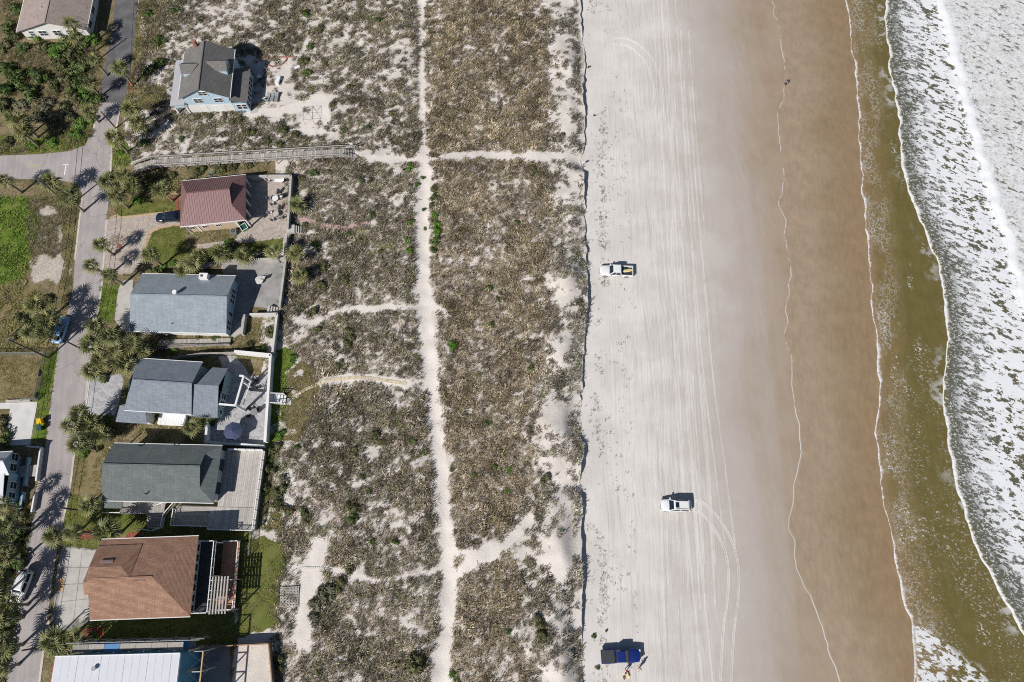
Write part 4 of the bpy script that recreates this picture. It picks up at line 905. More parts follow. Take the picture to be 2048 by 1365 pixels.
# the western half of the ridge lies a little further north: a shallow raised wing on the north slope
a5 = fr.inv(255, 1158, 7.9)[0]; kN = (7.9 - ZE) / (W - bm); mb = MB(fr); zw = 7.9 + .02
for qq in ([(-.1, bm, zw), (-.1, bm2, zw - .1), (a5 - 1.2, bm2, zw - .1), (a5 + .3, bm, zw)], [(-.1, bm2, zw - .1), (-.1, W - .9, ZE + kN * .9 + .1), (a5 + .6, W - .9, ZE + kN * .9 + .1), (a5 + .3, bm, zw), (a5 - 1.2, bm2, zw - .1)]):
    if _nrm([Vector(p) for p in qq]).z < 0: qq.reverse()
    mb.slab(qq, .16)
mb.build('west_roof', 'shingle_brown', h, uv=True)
mb = MB(fr); b4, b5 = fr.inv(176, 1190, 6)[1], fr.inv(180, 1140, 6)[1]
for qq in ([(-1.1, b4, 6.2), (.2, b4, 6.5), (.2, (b4 + b5) / 2, 7.3), (-1.1, (b4 + b5) / 2, 7.0)], [(-1.1, b5, 6.2), (-1.1, (b4 + b5) / 2, 7.0), (.2, (b4 + b5) / 2, 7.3), (.2, b5, 6.5)]):
    if _nrm([Vector(p) for p in qq]).z < 0: qq.reverse()
    mb.slab(qq, .12)
mb.build('entry_roof', 'shingle_brown', h, uv=True); walls(h, fr, -.9, .6, b4 + .2, b5 - .2, 0, 6.2, 'siding_grey')
def sky_light(px0, py0, px1, py1, z, up):
    a0, b0 = fr.inv(px0, py1, z); a1, b1 = fr.inv(px1, py0, z); mb = MB(fr); mb.box(a0, a1, b0, b1, z - .3, z + up); s = mb.build('skylight', 'wood_brown', h)
    m2 = MB(fr); m2.box(a0 + .07, a1 - .07, b0 + .07, b1 - .07, z + up, z + up + .03); m2.build('pane', 'skylight_glass', s)
simple('skylight_glass', (.16, .12, .16), .3, .15, 2, 0, .3)
sky_light(202, 1120, 227, 1127, 7.4, .16); sky_light(268, 1144, 294, 1151, 7.5, .14); sky_light(266, 1158, 292, 1163, 7.62, .14)
# balcony (upper) and terrace (lower) on the sea side
zb = 3.4; bb0, bb1 = fr.inv(400, 1226, zb)[1], fr.inv(420, 1083, zb)[1]; aB = fr.inv(421, 1150, zb + 1)[0]
boards(h, fr, L - .55, aB, bb0, bb1, zb, .3, 'screen_dark', 'b', name='balcony_board'); railing(h, fr, [(L - .4, bb0), (aB, bb0), (aB, bb1), (L - .4, bb1)], zb, 1.0, bal=.6, sp=1.3)
for k in range(7): win(h, fr, 'E', (L - .6, 1.0 + k * 1.4), zb + .3, .95, 1.7, 0, 0)
zd = .8; aD = fr.inv(470, 1150, zd + 1)[0]
boards(h, fr, aB + .02, aD, bb0 + .2, fr.inv(440, 1188, zd)[1], zd, .3, 'deck_terracotta', 'b', name='terrace_board'); boards(h, fr, aB + .02, aD, fr.inv(440, 1188, zd)[1] + .02, bb1, zd, .3, 'deck_terracotta', 'b', name='terrace_board')
railing(h, fr, [(aB + .3, bb0 + .2), (aD, bb0 + .2), (aD, bb1), (aB + .3, bb1)], zd, 1.0, bal=.6, sp=1.3)
for b in (bb0 + .3, (bb0 + bb1) / 2, bb1 - .2): mb = MB(fr); mb.box(aB - .1, aB + .05, b - .08, b + .08, 0, zb); mb.build('balcony_post', 'trim_white', h)
zp = 4.2; pgc = [fr.inv(425, 1154, zp), fr.inv(457, 1154, zp), fr.inv(452, 1228, zp), fr.inv(415, 1230, zp)]
pg = thing('slatted_pergola', 'grey timber slat pergola on the terrace of the brown roofed house', 'pergola', fr.w((*pgc[3], 0)))
pa0, pa1 = (pgc[0][0] + pgc[3][0]) / 2, (pgc[1][0] + pgc[2][0]) / 2; pb0, pb1 = pgc[2][1], pgc[0][1]
for k in range(6): a = pa0 + (pa1 - pa0) * (k + .3) / 5.6; mb = MB(fr); mb.box(a - .1, a + .1, pb0, pb1, zp - .2, zp); mb.build('slat', 'wood_pale', pg)
for b in (pb1 - .5, pb1 - 1.9, pb0 + 2.0, pb0 + .4): mb = MB(fr); mb.box(pa0 - .2, pa1 + .2, b - .06, b + .06, zp - .36, zp - .21); mb.build('cross_beam', 'trim_white', pg)
for a in (pa0, pa1 + .25):
    for b in (pb0 + .4, pb1 - .5): mb = MB(fr); mb.box(a - .08, a + .08, b - .08, b + .08, 0, zp - .36); mb.build('post', 'wood_pale', pg)
# ---- white flat-roofed house under construction at the bottom edge
ZE = 7.0; fr, L, W = fit([(103,1365),(352,1365),(360.5,1306),(109,1314)], ZE); S0 = -8.0
h = thing('unfinished_house', 'flat white roofed house under construction with scaffolding at the bottom edge', 'house', fr.w((L / 2, 0, 0)))
walls(h, fr, .2, L - .1, S0, W - .2, 0, ZE - .2, 'blue_wrap')
n = 16; mb = MB(fr); mb.box(0, L, S0, W, ZE - .2, ZE - .03); mb.build('roof_deck', 'plywood', h)
for k in range(n): mb = MB(fr); mb.box(L * k / n + .015, L * (k + 1) / n - .015, S0, W, ZE - .03, ZE + .01 * (k % 3)); mb.build('roof_panel', 'roof_membrane', h)
mb = MB(fr); mb.beam((0, W + .03, ZE - .05), (L, W + .03, ZE - .05), .06, .3); mb.beam((L + .03, S0, ZE - .1), (L + .03, W, ZE - .1), .06, .35); mb.build('drip_edge', 'trim_white', h)
va, vb = fr.inv(190, 1337, ZE); mb = MB(fr); mb.cyl(va, vb, ZE, ZE + .35, .2, .2, 10); v = mb.build('roof_vent', 'trim_white', h); mb = MB(fr); mb.cyl(va, vb, ZE + .35, ZE + .45, .32, .3, 10); mb.build('vent_cap', 'metal_grey', v)
sc = thing('scaffolding', 'steel scaffolding with plank walkways along the unfinished white roofed house', 'scaffold', fr.w((L / 2, W + 1.2, 0)))
for lv, z in enumerate((2.2, 4.4, 6.3)):
    for k in range(7):
        mb = MB(fr); mb.box(1.8 + k * 2.2, 3.95 + k * 2.2, W + .35 + .2 * (k % 2), W + 1.35, z - .06, z); mb.build('walk_plank', 'tarp_blue' if (k * 7 + lv * 3) % 5 == 0 else 'wood_grey', sc)
for k in range(9):
    for b in (W + .3, W + 1.6): mb = MB(fr); mb.cyl(1.5 + k * 2.1, b, 0, 7.2 if b > W + 1 else 6.8, .05, .05, 6); mb.build('upright', 'steel_grey', sc)
for z in (3.2, 5.4, 7.0):
    mb = MB(fr); mb.tube([(1.2, W + 1.62, z), (L + 2.5, W + 1.62, z)], .045, 6); mb.build('guard_rail', 'steel_grey', sc)
for k in range(8): mb = MB(fr); mb.tube([(1.5 + k * 2.1, W + 1.6, 2.2), (3.6 + k * 2.1, W + 1.6, 4.4)], .035, 5); mb.tube([(1.5 + k * 2.1, W + 1.6, 6.6), (3.6 + k * 2.1, W + 1.6, 4.4)], .035, 5); mb.build('brace', 'steel_grey', sc)
sc2 = thing('steel_frame', 'open steel frame with crossed braces beside the unfinished house', 'steel frame', fr.w((L + 1.5, -2, 0)))
for k in range(5):
    b = W - k * 2.6
    for a in (L + .4, L + 2.6): mb = MB(fr); mb.box(a - .07, a + .07, b - .07, b + .07, 0, 5.6); mb.build('column', 'steel_grey', sc2)
    mb = MB(fr); mb.beam((L + .3, b, 5.4), (L + 2.7, b, 5.4), .12, .14); mb.build('cross_beam', 'wood_pale', sc2)
    if k < 4:
        mb = MB(fr); mb.tube([(L + .4, b, 5.3), (L + 2.6, b - 2.6, 2.8)], .04, 5); mb.tube([(L + 2.6, b, 2.8), (L + .4, b - 2.6, 5.3)], .04, 5); mb.build('brace', 'steel_grey', sc2)
mb = MB(fr); mb.beam((L + 2.6, W, 5.55), (L + 2.6, W - 11, 5.55), .16, .16); mb.build('edge_beam', 'wood_new', sc2)
mb = MB(fr); mb.box(-.9, -.05, S0, W - .8, 5.6, 5.75); mb.build('balcony_frame', 'wood_red', h); mb = MB(fr); mb.box(-1.6, -.95, S0, W - 3.6, 3.9, 4.1); mb.build('lower_roof', 'plywood', h)
sheet('gravel_yard', [(372,1292),(460,1288),(460,1420),(365,1420)], 'concrete_dark', .014)
# ---- blue house cut off by the left edge
fr, L, W = fit([(-120,1010),(20,1010),(30,908),(-110,908)], 3.2)
h = thing('blue_corner_house', 'blue house with white framed windows cut off by the left edge', 'house', fr.w((L / 2, W / 2, 0)))
walls(h, fr, .5, L - 1.3, 4.6, W - .3, 0, 3.1, 'siding_sky', 4.6); roof(h, fr, 0, L - .7, 4.3, W, 3.2, 4.9, 'roof_membrane'); walls(h, fr, .5, L - .9, .3, 4.6, 0, 2.9, 'siding_sky'); mb = MB(fr); mb.slab([(0, 0, 2.8), (L - 1.3, 0, 2.8), (L - 1.3, 4.7, 3.4), (0, 4.7, 3.4)], .12); mb.build('lower_roof', 'roof_membrane', h)
for b in (5.6, 7.2): win(h, fr, 'E', (L - 1.3, b), .9, 1.1, 1.5, 0, 1)
for b in (1.2, 2.8): win(h, fr, 'E', (L - .9, b), .9, 1.0, 1.4, 0, 1)
mb = MB(fr); mb.box(L - 1.25, L + 1.6, 4.2, 6.0, 0, .45); mb.build('stoop', 'concrete', h)
# ================================================================== plants
def leafmat(name, a, b, rnd=.3, rough=.55):
    m = Mat(name, rough, .35); o = m.rnd(); n = m.noise(m.coord('obj'), 2.5, 3)
    c = m.mix(a, b, (o * .7 + n * .3)); m.out(m.mul(c, (n - .5) * .5 + 1.0)); return m.m
leafmat('frond_green', (.09, .11, .030), (.30, .29, .125)); leafmat('frond_dry', (.24, .18, .09), (.36, .28, .16)); simple('palm_bark', (.25, .215, .18), .95, .35, 6, .6)
leafmat('shrub_green', (.045, .085, .018), (.10, .14, .03)); leafmat('shrub_bright', (.06, .15, .015), (.11, .20, .025)); leafmat('shrub_olive', (.075, .085, .03), (.14, .135, .06)); leafmat('shrub_grey', (.11, .115, .07), (.19, .18, .12)); leafmat('agave', (.22, .27, .20), (.30, .33, .26)); simple('twig', (.22, .19, .16), .95, .3, 4)
def frond_mesh(name, droop, seed):
    rd = random.Random(seed); mb = MB(); pl = .75
    mb.tube([(0, 0, 0), (pl * .5, 0, .05), (pl, 0, 0)], [.035, .025, .018], 4, False)
    ns = 11
    for k in range(ns):
        th = (k / (ns - 1) - .5) * R(215); L = (1.25 - .35 * abs(k / (ns - 1) - .5) * 2) * rd.uniform(.85, 1.1)
        d = Vector((math.cos(th), math.sin(th), 0)); s = Vector((-d.y, d.x, 0)); o = Vector((pl, 0, 0)) + d * .03
        w = .075; dr = droop * rd.uniform(.7, 1.3); lift = .10 * math.cos(th)
        m1 = o + d * L * .5 + Vector((0, 0, lift - dr * .12)); m2 = o + d * L * .82 + Vector((0, 0, lift - dr * .38)); t = o + d * L * .98 + Vector((0, 0, lift - dr * .75))
        mb.add([o - s * .02, o + s * .02, m1 + s * w + Vector((0, 0, .02)), m1 - s * w - Vector((0, 0, .02)), m2 + s * w * .55, m2 - s * w * .55, t], [(0, 1, 2, 3), (3, 2, 4, 5), (5, 4, 6)])
    me = bpy.data.meshes.new(name); me.from_pydata(mb.v, [], mb.f); return me
FR = [frond_mesh('frond_upright', .35, 1), frond_mesh('frond_spread', .6, 2), frond_mesh('frond_drooping', 1.0, 3)]
for me in FR: me.materials.append(M['frond_green'])
FRD = frond_mesh('frond_dead', 1.2, 4); FRD.materials.append(M['frond_dry'])
def trunk_mesh(h, bend):
    mb = MB(); pts = []; rr = []
    for i in range(9):
        t = i / 8; pts.append((bend * t * t * .9, bend * .4 * t * (1 - t), h * t - .05)); rr.append(.21 - .06 * t + .015 * (i % 2) + (.10 if i == 0 else 0))
    mb.tube(pts, rr, 9); me = bpy.data.meshes.new('palm_trunk'); me.from_pydata(mb.v, [], mb.f); me.shade_smooth(); me.materials.append(M['palm_bark']); return me, pts[-1]
TR_CACHE = {}
def palm(px, py, h, label, scale=1.0, nf=22, group=None):
    p = gz(px, py, h); h0 = round(h * 2) / 2; key = (h0, random.randrange(3))
    if key not in TR_CACHE: TR_CACHE[key] = trunk_mesh(h0, (-.25, .1, .35)[key[1]])
    tm, top = TR_CACHE[key]; rz = random.uniform(0, 6.28)
    root = thing('palm_tree', label, 'palm', Vector((p.x, p.y, 0)) - Matrix.Rotation(rz, 3, 'Z') @ Vector((top[0], top[1], 0)), group or 'cabbage palms along the street and gardens'); root.rotation_euler.z = rz
    t = bpy.data.objects.new('trunk', tm); COL.objects.link(t); t.parent = root
    for k in range(nf):
        f = k / nf; me = FR[0] if f < .3 else FR[1] if f < .7 else FR[2]
        if f > .90 and random.random() < .6: me = FRD
        o = bpy.data.objects.new('frond', me); COL.objects.link(o); o.parent = root
        el = R(82 - 118 * f ** .85 + random.uniform(-9, 9)); az = k * 2.39996 + random.uniform(-.25, .25); s = scale * random.uniform(.85, 1.15) * (.80 + .35 * min(1, f * 2))
        o.rotation_euler = (random.uniform(-.5, .5), -el, az); o.location = (top[0], top[1], top[2] - .25 * f); o.scale = (s, s, s)
    return root
PALMS = [
 (140,48,6.0,'tall palm in front of the tan roofed white cottage'), (150,74,5.0,'second palm south of the white cottage, trunk leaning out of the scrub'),
 (188,118,4.5,'palm in the thicket between the white cottage and the street'), (240,138,4.8,'palm standing alone at the curb across from the cottage thicket'),
 (178,165,4.0,'palm in the roadside thicket just above the asphalt seam'), (176,222,3.5,'lowest palm of the roadside thicket above the side street'),
 (258,216,4.6,'upper palm of the pair between the blue house and the street'), (272,244,4.2,'lower palm of the pair between the blue house and the street'), (228,276,4.8,'palm leaning over the street above the boardwalk entrance'),
 (22,236,5.0,'palm in the big clump at the left edge above the side street'), (44,262,4.5,'lower palm in the clump at the left edge above the side street'), (38,240,5.5,'tallest palm in the left edge clump north of the side street'),
 (6,360,4.6,'palm cut by the left edge at the south curb of the side street'), (96,362,4.6,'palm at the south curb of the side street beside a power pole'), (136,392,5.0,'palm on the corner where the side street joins the street'),
 (214,362,4.6,'palm at the curb just below the boardwalk entrance'), (246,352,4.8,'palm just below the street end of the boardwalk'), (230,392,4.6,'palm at the northwest corner of the red roofed house lawn'), (320,378,4.2,'palm close to the northwest corner of the red metal roof'), (262,372,3.6,'short palm behind the curb palms below the boardwalk'),
 (198,488,4.6,'palm on the small lawn island of the paved driveway'), (181,531,5.0,'palm overhanging the street below the driveway island'), (216,549,4.6,'palm at the curb north of the blue grey roofed house'), (297,509,5.0,'palm on the front lawn of the red roofed house'),
 (384,522,4.6,'left palm of the pair beside the blue grey roof chimney'), (398,510,4.2,'right palm of the pair beside the blue grey roof chimney'), (366,540,3.0,'low palm pressed against the blue grey roof edge'), (441,504,3.6,'palm in the narrow back lawn strip beside the gate'), (546,504,3.8,'palm at the sea end of the narrow back lawn strip'), (486,512,2.4,'low palm in the middle of the narrow back lawn strip'), (590,507,3.0,'palm outside the garden wall at the end of the lawn strip'), (600,552,2.4,'small palm on the dune outside the concrete patio wall'), (592,408,2.2,'small palm outside the terrace wall of the red roofed house'),
 (190,652,4.6,'northernmost palm of the dense grove beside the street'), (214,672,5.2,'palm in the grove nearest the blue grey roofed house driveway'), (182,688,4.8,'palm of the grove overhanging the street in the middle'), (230,700,5.0,'palm in the centre of the dense grove'), (262,688,4.4,'palm at the right end of the dense grove'), (198,722,5.0,'palm of the grove above the slate house driveway'), (182,742,4.4,'lowest palm of the grove at the curb'), (246,728,4.0,'palm of the grove touching the slate roof corner'), (284,700,3.4,'small palm between the blue grey roof and the slate roof'),
 (66,612,5.2,'palm left of the parked silver car, upper one'), (92,636,4.6,'palm nearest the parked silver car'), (58,664,5.2,'palm left of the parked silver car, lower one'), (90,668,4.2,'small palm beside the rear of the parked silver car'),
 (158,826,4.8,'palm at the street corner of the slate house garden'), (140,852,5.0,'palm overhanging the street beside the slate house garden'), (176,850,4.2,'palm in the slate house garden behind the curb palms'), (150,888,5.0,'palm at the curb beside the green grey roof'), (200,872,3.4,'small palm between the slate house porch and green grey roof'), (381,855,4.2,'palm at the south wall of the slate roofed house'),
 (173,1011,4.6,'palm at the front stairs of the green grey roofed house'), (144,1066,4.8,'palm on the front lawn above the slabbed driveway'), (210,1063,4.4,'palm touching the north edge of the brown roof'), (104,1074,5.0,'palm hanging over the street above the slabbed driveway'),
 (146,1278,4.6,'palm at the southwest corner of the brown roof garden'), (102,1284,5.0,'palm at the curb beside the unfinished house'), (124,1296,3.8,'low palm in front of the unfinished house scaffolding'),
 (2,1010,5,'palm in front of the blue corner house windows'), (10,1050,5.5,'tall palm below the blue corner house'), (-12,1085,5.5,'palm at the left edge below the blue corner house'), (4,1118,5,'palm at the left edge above the parked white car'), (-4,1160,5,'palm at the left edge beside the parked white car'), (14,1208,4.5,'palm at the left edge below the parked white car'), (-6,1240,5,'palm at the left edge midway between the parked white car and the corner'), (2,1296,4.5,'palm near the lower left corner'), (-8,1340,4.5,'palm in the lower left corner'), (-18,1185,6.0,'palm mostly outside the left edge beside the parked white car'),
]
for px, py, h_, lb in PALMS: palm(px, py, h_, lb, random.uniform(.72, 1.05), random.randint(16, 24))
# leafy shrubs: a mound of leaf-sized faces around a few twigs
def shrub_mesh(name, mat, n, seed, flat=.6, leaf=.13):
    rd = random.Random(seed); mb = MB()
    lob = [(rd.uniform(-.5, .5), rd.uniform(-.5, .5), rd.uniform(.1, .5), rd.uniform(.35, .6)) for _ in range(7)]
    for k in range(n):
        c = lob[rd.randrange(7)]; v = Vector((rd.gauss(0, 1), rd.gauss(0, 1), abs(rd.gauss(0, 1)) * .9 + .05)).normalized(); q = Vector(c[:3]) + v * c[3] * rd.uniform(.65, 1.05)
        q.z = max(.02, q.z * flat); t = v.cross(Vector((rd.gauss(0, 1), rd.gauss(0, 1), rd.gauss(0, 1)))).normalized(); b = v.cross(t).normalized(); a = leaf * rd.uniform(.7, 1.4); v2 = v * rd.uniform(-.05, .08)
        mb.add([q - t * a, q + b * a * .55, q + t * a + v2, q - b * a * .55], [(0, 1, 2, 3)])
    me = bpy.data.meshes.new(name); me.from_pydata(mb.v, [], mb.f); me.materials.append(M[mat]); return me
SH = {k: [shrub_mesh('leaves_' + k, 'shrub_' + k, n, s + i * 10, fl, lf) for i in range(3)] for k, n, s, fl, lf in (('green', 420, 1, .7, .12), ('bright', 420, 2, .55, .12), ('olive', 420, 3, .65, .13), ('grey', 380, 4, .55, .11))}
tb = MB()
for k in range(6): a = k * 1.05; tb.tube([(0, 0, -.05), (.2 * math.cos(a), .2 * math.sin(a), .25), (.5 * math.cos(a), .5 * math.sin(a), .42)], [.03, .02, .01], 4, False)
TW = bpy.data.meshes.new('twigs'); TW.from_pydata(tb.v, [], tb.f); TW.materials.append(M['twig'])
ORD = ['first', 'second', 'third', 'fourth', 'fifth', 'sixth', 'seventh', 'eighth', 'ninth', 'tenth', 'eleventh', 'twelfth', 'thirteenth', 'fourteenth', 'fifteenth', 'sixteenth', 'seventeenth', 'eighteenth', 'nineteenth', 'twentieth', 'twenty first', 'twenty second', 'twenty third', 'twenty fourth', 'twenty fifth', 'twenty sixth', 'twenty seventh', 'twenty eighth', 'twenty ninth', 'thirtieth', 'thirty first', 'thirty second', 'thirty third', 'thirty fourth', 'thirty fifth', 'thirty sixth', 'thirty seventh', 'thirty eighth', 'thirty ninth', 'fortieth', 'forty first', 'forty second', 'forty third', 'forty fourth', 'forty fifth', 'forty sixth', 'forty seventh', 'forty eighth', 'forty ninth', 'fiftieth']
def shrub(px, py, r, kind, label, group, zs=1.0):
    p = G(px, py); t = thing('shrub', label, 'shrub', p, group); s = r / .95
    t.rotation_euler.z = random.uniform(0, 6.28); t.scale = (s * random.uniform(.9, 1.15), s * random.uniform(.85, 1.1), s * zs)
    for nm, me in (('foliage', random.choice(SH[kind])), ('stems', TW)): o = bpy.data.objects.new(nm, me); COL.objects.link(o); o.parent = t
def shrubs(rows, templ, group, grow=1.0):
    for i, (px, py, r, kind) in enumerate(sorted(rows, key=lambda q: q[1])): shrub(px, py, r * grow, kind, templ % ORD[i], group)
rd = random.Random(5)
shrubs([(610,30,1.3,'green'),(620,95,1.0,'green'),(607,125,1.2,'olive'),(616,150,1.0,'green'),(640,60,1.1,'olive'),(690,45,1.2,'grey'),(650,130,.9,'olive'),(625,178,.7,'bright'),(665,210,.8,'olive'),(690,262,.7,'green'),(560,290,1.0,'olive'),(535,285,.9,'olive'),(500,268,1.2,'olive'),(565,262,1.2,'olive'),(590,270,1.0,'olive'),(560,75,.9,'olive'),(480,60,.9,'grey'),(400,40,1.0,'grey'),(350,25,1.2,'green'),(310,90,1.1,'olive'),(335,60,.9,'olive'),(720,110,.9,'grey'),(735,255,.8,'green'),(785,230,.9,'olive'),(770,160,.8,'grey'),(757,40,.9,'green'),(700,175,.8,'olive'),(300,30,1.0,'green')],
       'dune shrub above the boardwalk and around the blue house, %s from the top', 'shrubs on the sand north of the boardwalk')
shrubs([(628,350,.9,'green'),(600,358,.8,'olive'),(660,345,.7,'olive'),(820,335,1.0,'bright'),(832,372,.7,'bright'),(633,490,1.0,'bright'),(612,452,.8,'olive'),(700,470,.8,'green'),(722,365,.6,'green'),(690,360,.6,'olive'),(820,445,.8,'bright'),(815,480,1.0,'bright'),(820,505,.9,'bright'),(650,535,1.0,'olive'),(690,560,1.1,'olive'),(645,575,1.2,'olive'),(745,430,.7,'green'),(760,505,.7,'olive'),(615,545,.9,'olive'),(605,610,.7,'green'),(625,625,1.1,'olive'),(700,670,1.3,'olive'),(695,690,1.0,'olive'),(587,718,1.0,'bright'),(790,628,.5,'green'),(680,730,.9,'olive')],
       'shrub in the scrub between garden walls and sandy track, %s from the top', 'shrubs west of the sandy track, northern half')
shrubs([(635,660,.8,'green'),(752,870,1.0,'olive'),(765,885,.8,'olive'),(826,885,.7,'green'),(710,905,.9,'olive'),(852,905,.6,'green'),(725,955,.6,'green'),(675,962,.5,'green'),(736,985,.6,'green'),(706,1015,1.3,'olive'),(708,1035,1.1,'green'),(610,1025,.9,'green'),(613,1040,.8,'olive'),(745,1085,.6,'green'),(790,1085,.7,'green'),(855,1030,.6,'green'),(830,1325,1.7,'olive'),(640,1195,1.7,'grey'),(632,1215,1.6,'grey'),(628,1240,1.4,'grey'),(660,1185,1.5,'grey'),(680,1170,1.2,'olive'),(640,1345,.6,'green'),(560,1325,1.2,'olive'),(700,1140,.9,'olive')],
       'low shrub west of the sandy track in the lower half, %s from the top', 'shrubs west of the sandy track, southern half')
shrubs([(868,378,.9,'olive'),(867,395,1.0,'green'),(866,412,.8,'olive'),(870,432,1.1,'bright'),(874,448,1.2,'bright'),(872,466,1.2,'bright'),(869,485,1.0,'green'),(868,500,.8,'green'),(850,457,.5,'bright'),(847,420,.5,'green'),(846,356,.5,'green'),(930,270,.6,'olive'),(980,575,.7,'green'),(995,598,.5,'green'),(985,650,.7,'green'),(903,693,.95,'bright'),(897,650,.4,'green'),(1060,735,.7,'green'),(957,750,.5,'green'),(938,765,.4,'green'),(892,790,.4,'green'),(975,845,.6,'green'),(1000,905,.6,'green'),(988,935,.6,'bright'),(1018,940,.7,'bright'),(948,950,.7,'bright'),(905,940,.6,'green'),(1090,958,1.0,'olive'),(1015,980,.6,'bright'),(970,972,.5,'green'),(1012,983,.4,'green'),(902,1350,.8,'bright'),(912,1362,.7,'bright'),(1045,1170,.4,'green'),(1018,1265,.5,'green'),(1080,1245,1.2,'olive'),(1085,1275,1.1,'olive'),(1025,45,.8,'olive'),(1035,40,.6,'green'),(1025,150,.5,'olive'),(1125,270,.6,'olive'),(1035,445,.6,'green'),(1070,340,.6,'green')],
       'green shrub between the sandy track and the dune edge, %s from the top', 'shrubs east of the sandy track')
shrubs([(20,60,1.4,'green'),(50,100,1.2,'green'),(90,95,1.3,'olive'),(20,140,1.6,'green'),(45,160,1.7,'green'),(85,155,1.8,'green'),(60,190,1.8,'green'),(15,180,1.6,'green'),(110,175,1.3,'olive'),(40,20,1.4,'green'),(12,95,1.2,'olive'),(120,130,1.5,'olive'),(150,110,1.8,'olive'),(160,145,1.6,'green'),(135,160,1.4,'olive'),(172,185,1.2,'bright'),(150,195,1.3,'olive'),(190,85,1.4,'bright'),(165,245,1.4,'bright'),(130,215,1.2,'olive'),(185,240,1.0,'bright'),(95,30,1.2,'olive'),(110,250,1.2,'olive'),(65,290,1.0,'bright'),(20,285,1.0,'olive'),(100,60,1.3,'olive'),(70,75,1.4,'bright'),(165,95,1.8,'bright'),(140,92,1.6,'green'),(175,130,1.7,'olive'),(120,105,1.5,'bright'),(155,172,1.7,'green'),(185,205,1.6,'green'),(140,235,1.4,'olive'),(95,210,1.3,'grey'),(45,215,1.3,'grey'),(80,240,1.4,'grey'),(8,215,1.5,'olive'),(155,270,1.1,'bright'),(105,285,1.1,'bright'),(30,75,1.3,'olive')],
       'bush in the thicket south of the white cottage, %s from the top', 'bushes in the thicket by the cottage', 1.3)
shrubs([(240,305,.8,'bright'),(288,290,1.0,'bright'),(325,80,1.2,'green'),(300,142,1.6,'green'),(318,130,1.4,'green'),(290,155,1.2,'olive'),(395,236,.7,'green'),(420,234,.8,'olive'),(450,232,.6,'olive'),(475,243,1.3,'olive'),(365,280,.8,'green'),(280,378,1.2,'olive'),(300,362,1.3,'olive'),(330,362,1.3,'olive'),(345,352,1.0,'olive'),(275,400,1.0,'bright'),(400,345,1.3,'olive'),(440,340,1.4,'olive'),(465,335,1.3,'olive'),(500,332,1.0,'olive'),(330,535,.9,'bright'),(310,540,.9,'green'),(345,530,.8,'bright'),(460,488,.9,'bright'),(470,490,.8,'olive'),(415,520,.8,'green'),(510,518,.6,'olive')],
       'garden bush near the blue house or the red roofed house, %s from the top', 'garden bushes in the northern plots')
shrubs([(395,680,.7,'olive'),(340,678,.8,'olive'),(430,676,.7,'green'),(350,702,.9,'bright'),(500,690,1.0,'olive'),(525,700,1.2,'green'),(540,665,1.2,'olive'),(240,690,1.2,'olive'),(290,745,.9,'bright'),(205,760,1.0,'green'),(190,855,1.4,'olive'),(215,850,1.5,'green'),(190,890,1.5,'olive'),(170,870,1.4,'green'),(230,860,1.2,'olive'),(165,905,1.3,'bright'),(405,850,1.0,'green'),(425,845,.8,'green'),(560,870,1.1,'bright'),(550,900,1.2,'olive'),(540,940,1.2,'olive'),(560,985,1.3,'olive'),(570,960,1.0,'grey'),(555,1010,1.1,'olive'),(530,975,1.0,'olive'),(575,1020,1.2,'olive'),(595,895,.6,'green'),(215,1000,.9,'green'),(120,1290,1.0,'olive'),(190,1272,.7,'bright'),(100,600,1.2,'olive'),(50,640,1.6,'olive'),(80,645,1.5,'green'),(40,668,1.4,'olive'),(100,650,1.2,'green')],
       'garden bush among the four southern houses, %s from the top', 'garden bushes in the southern plots')
shrubs([(5,1060,2.0,'green'),(30,1070,1.8,'green'),(20,1100,2.0,'olive'),(35,1125,1.7,'green'),(10,1140,2.0,'green'),(20,1185,1.6,'olive'),(10,1215,2.0,'green'),(22,1235,1.7,'green'),(5,1265,2.0,'olive'),(15,1300,1.6,'green'),(2,1330,1.8,'green'),(40,1035,1.4,'olive'),(15,880,1.6,'green'),(5,850,1.5,'olive'),(40,1010,1.2,'green')],
       'dense bush in the dark roadside wood at the left edge, %s from the top', 'bushes in the dark wood at the left edge')
shrubs([(1178,135,.35,'green'),(1189,232,.32,'olive'),(1213,1262,.28,'olive'),(1187,1273,.45,'green'),(1194,1337,.42,'green')], 'tiny green plant on the bare beach just below the dune edge, %s from the top', 'tiny plants on the beach')
# spiky rosettes
mb = MB()
for k in range(22):
    a = k * 2.4; e = R(15 + 55 * (k / 22)); d = Vector((math.cos(a) * math.cos(e), math.sin(a) * math.cos(e), math.sin(e))); s = Vector((-math.sin(a), math.cos(a), 0))
    mb.add([s * -.05, s * .05, d * .5 + s * .06, d * .5 - s * .06, d * 1.0], [(0, 1, 2, 3), (3, 2, 4)])
AG = bpy.data.meshes.new('rosette'); AG.from_pydata(mb.v, [], mb.f); AG.materials.append(M['agave'])
for px, py, s, lb in ((424,350,1.1,'pale spiky agave north of the red metal roof'), (517,513,1.1,'pale spiky agave in the narrow back lawn strip'), (567,616,1.0,'pale spiky agave outside the corner of the concrete patio wall'), (236,506,.6,'small spiky plant on the driveway island')):
    t = thing('agave', lb, 'agave', G(px, py)); t.scale = (s, s, s); o = bpy.data.objects.new('leaf_rosette', AG); COL.objects.link(o); o.parent = t
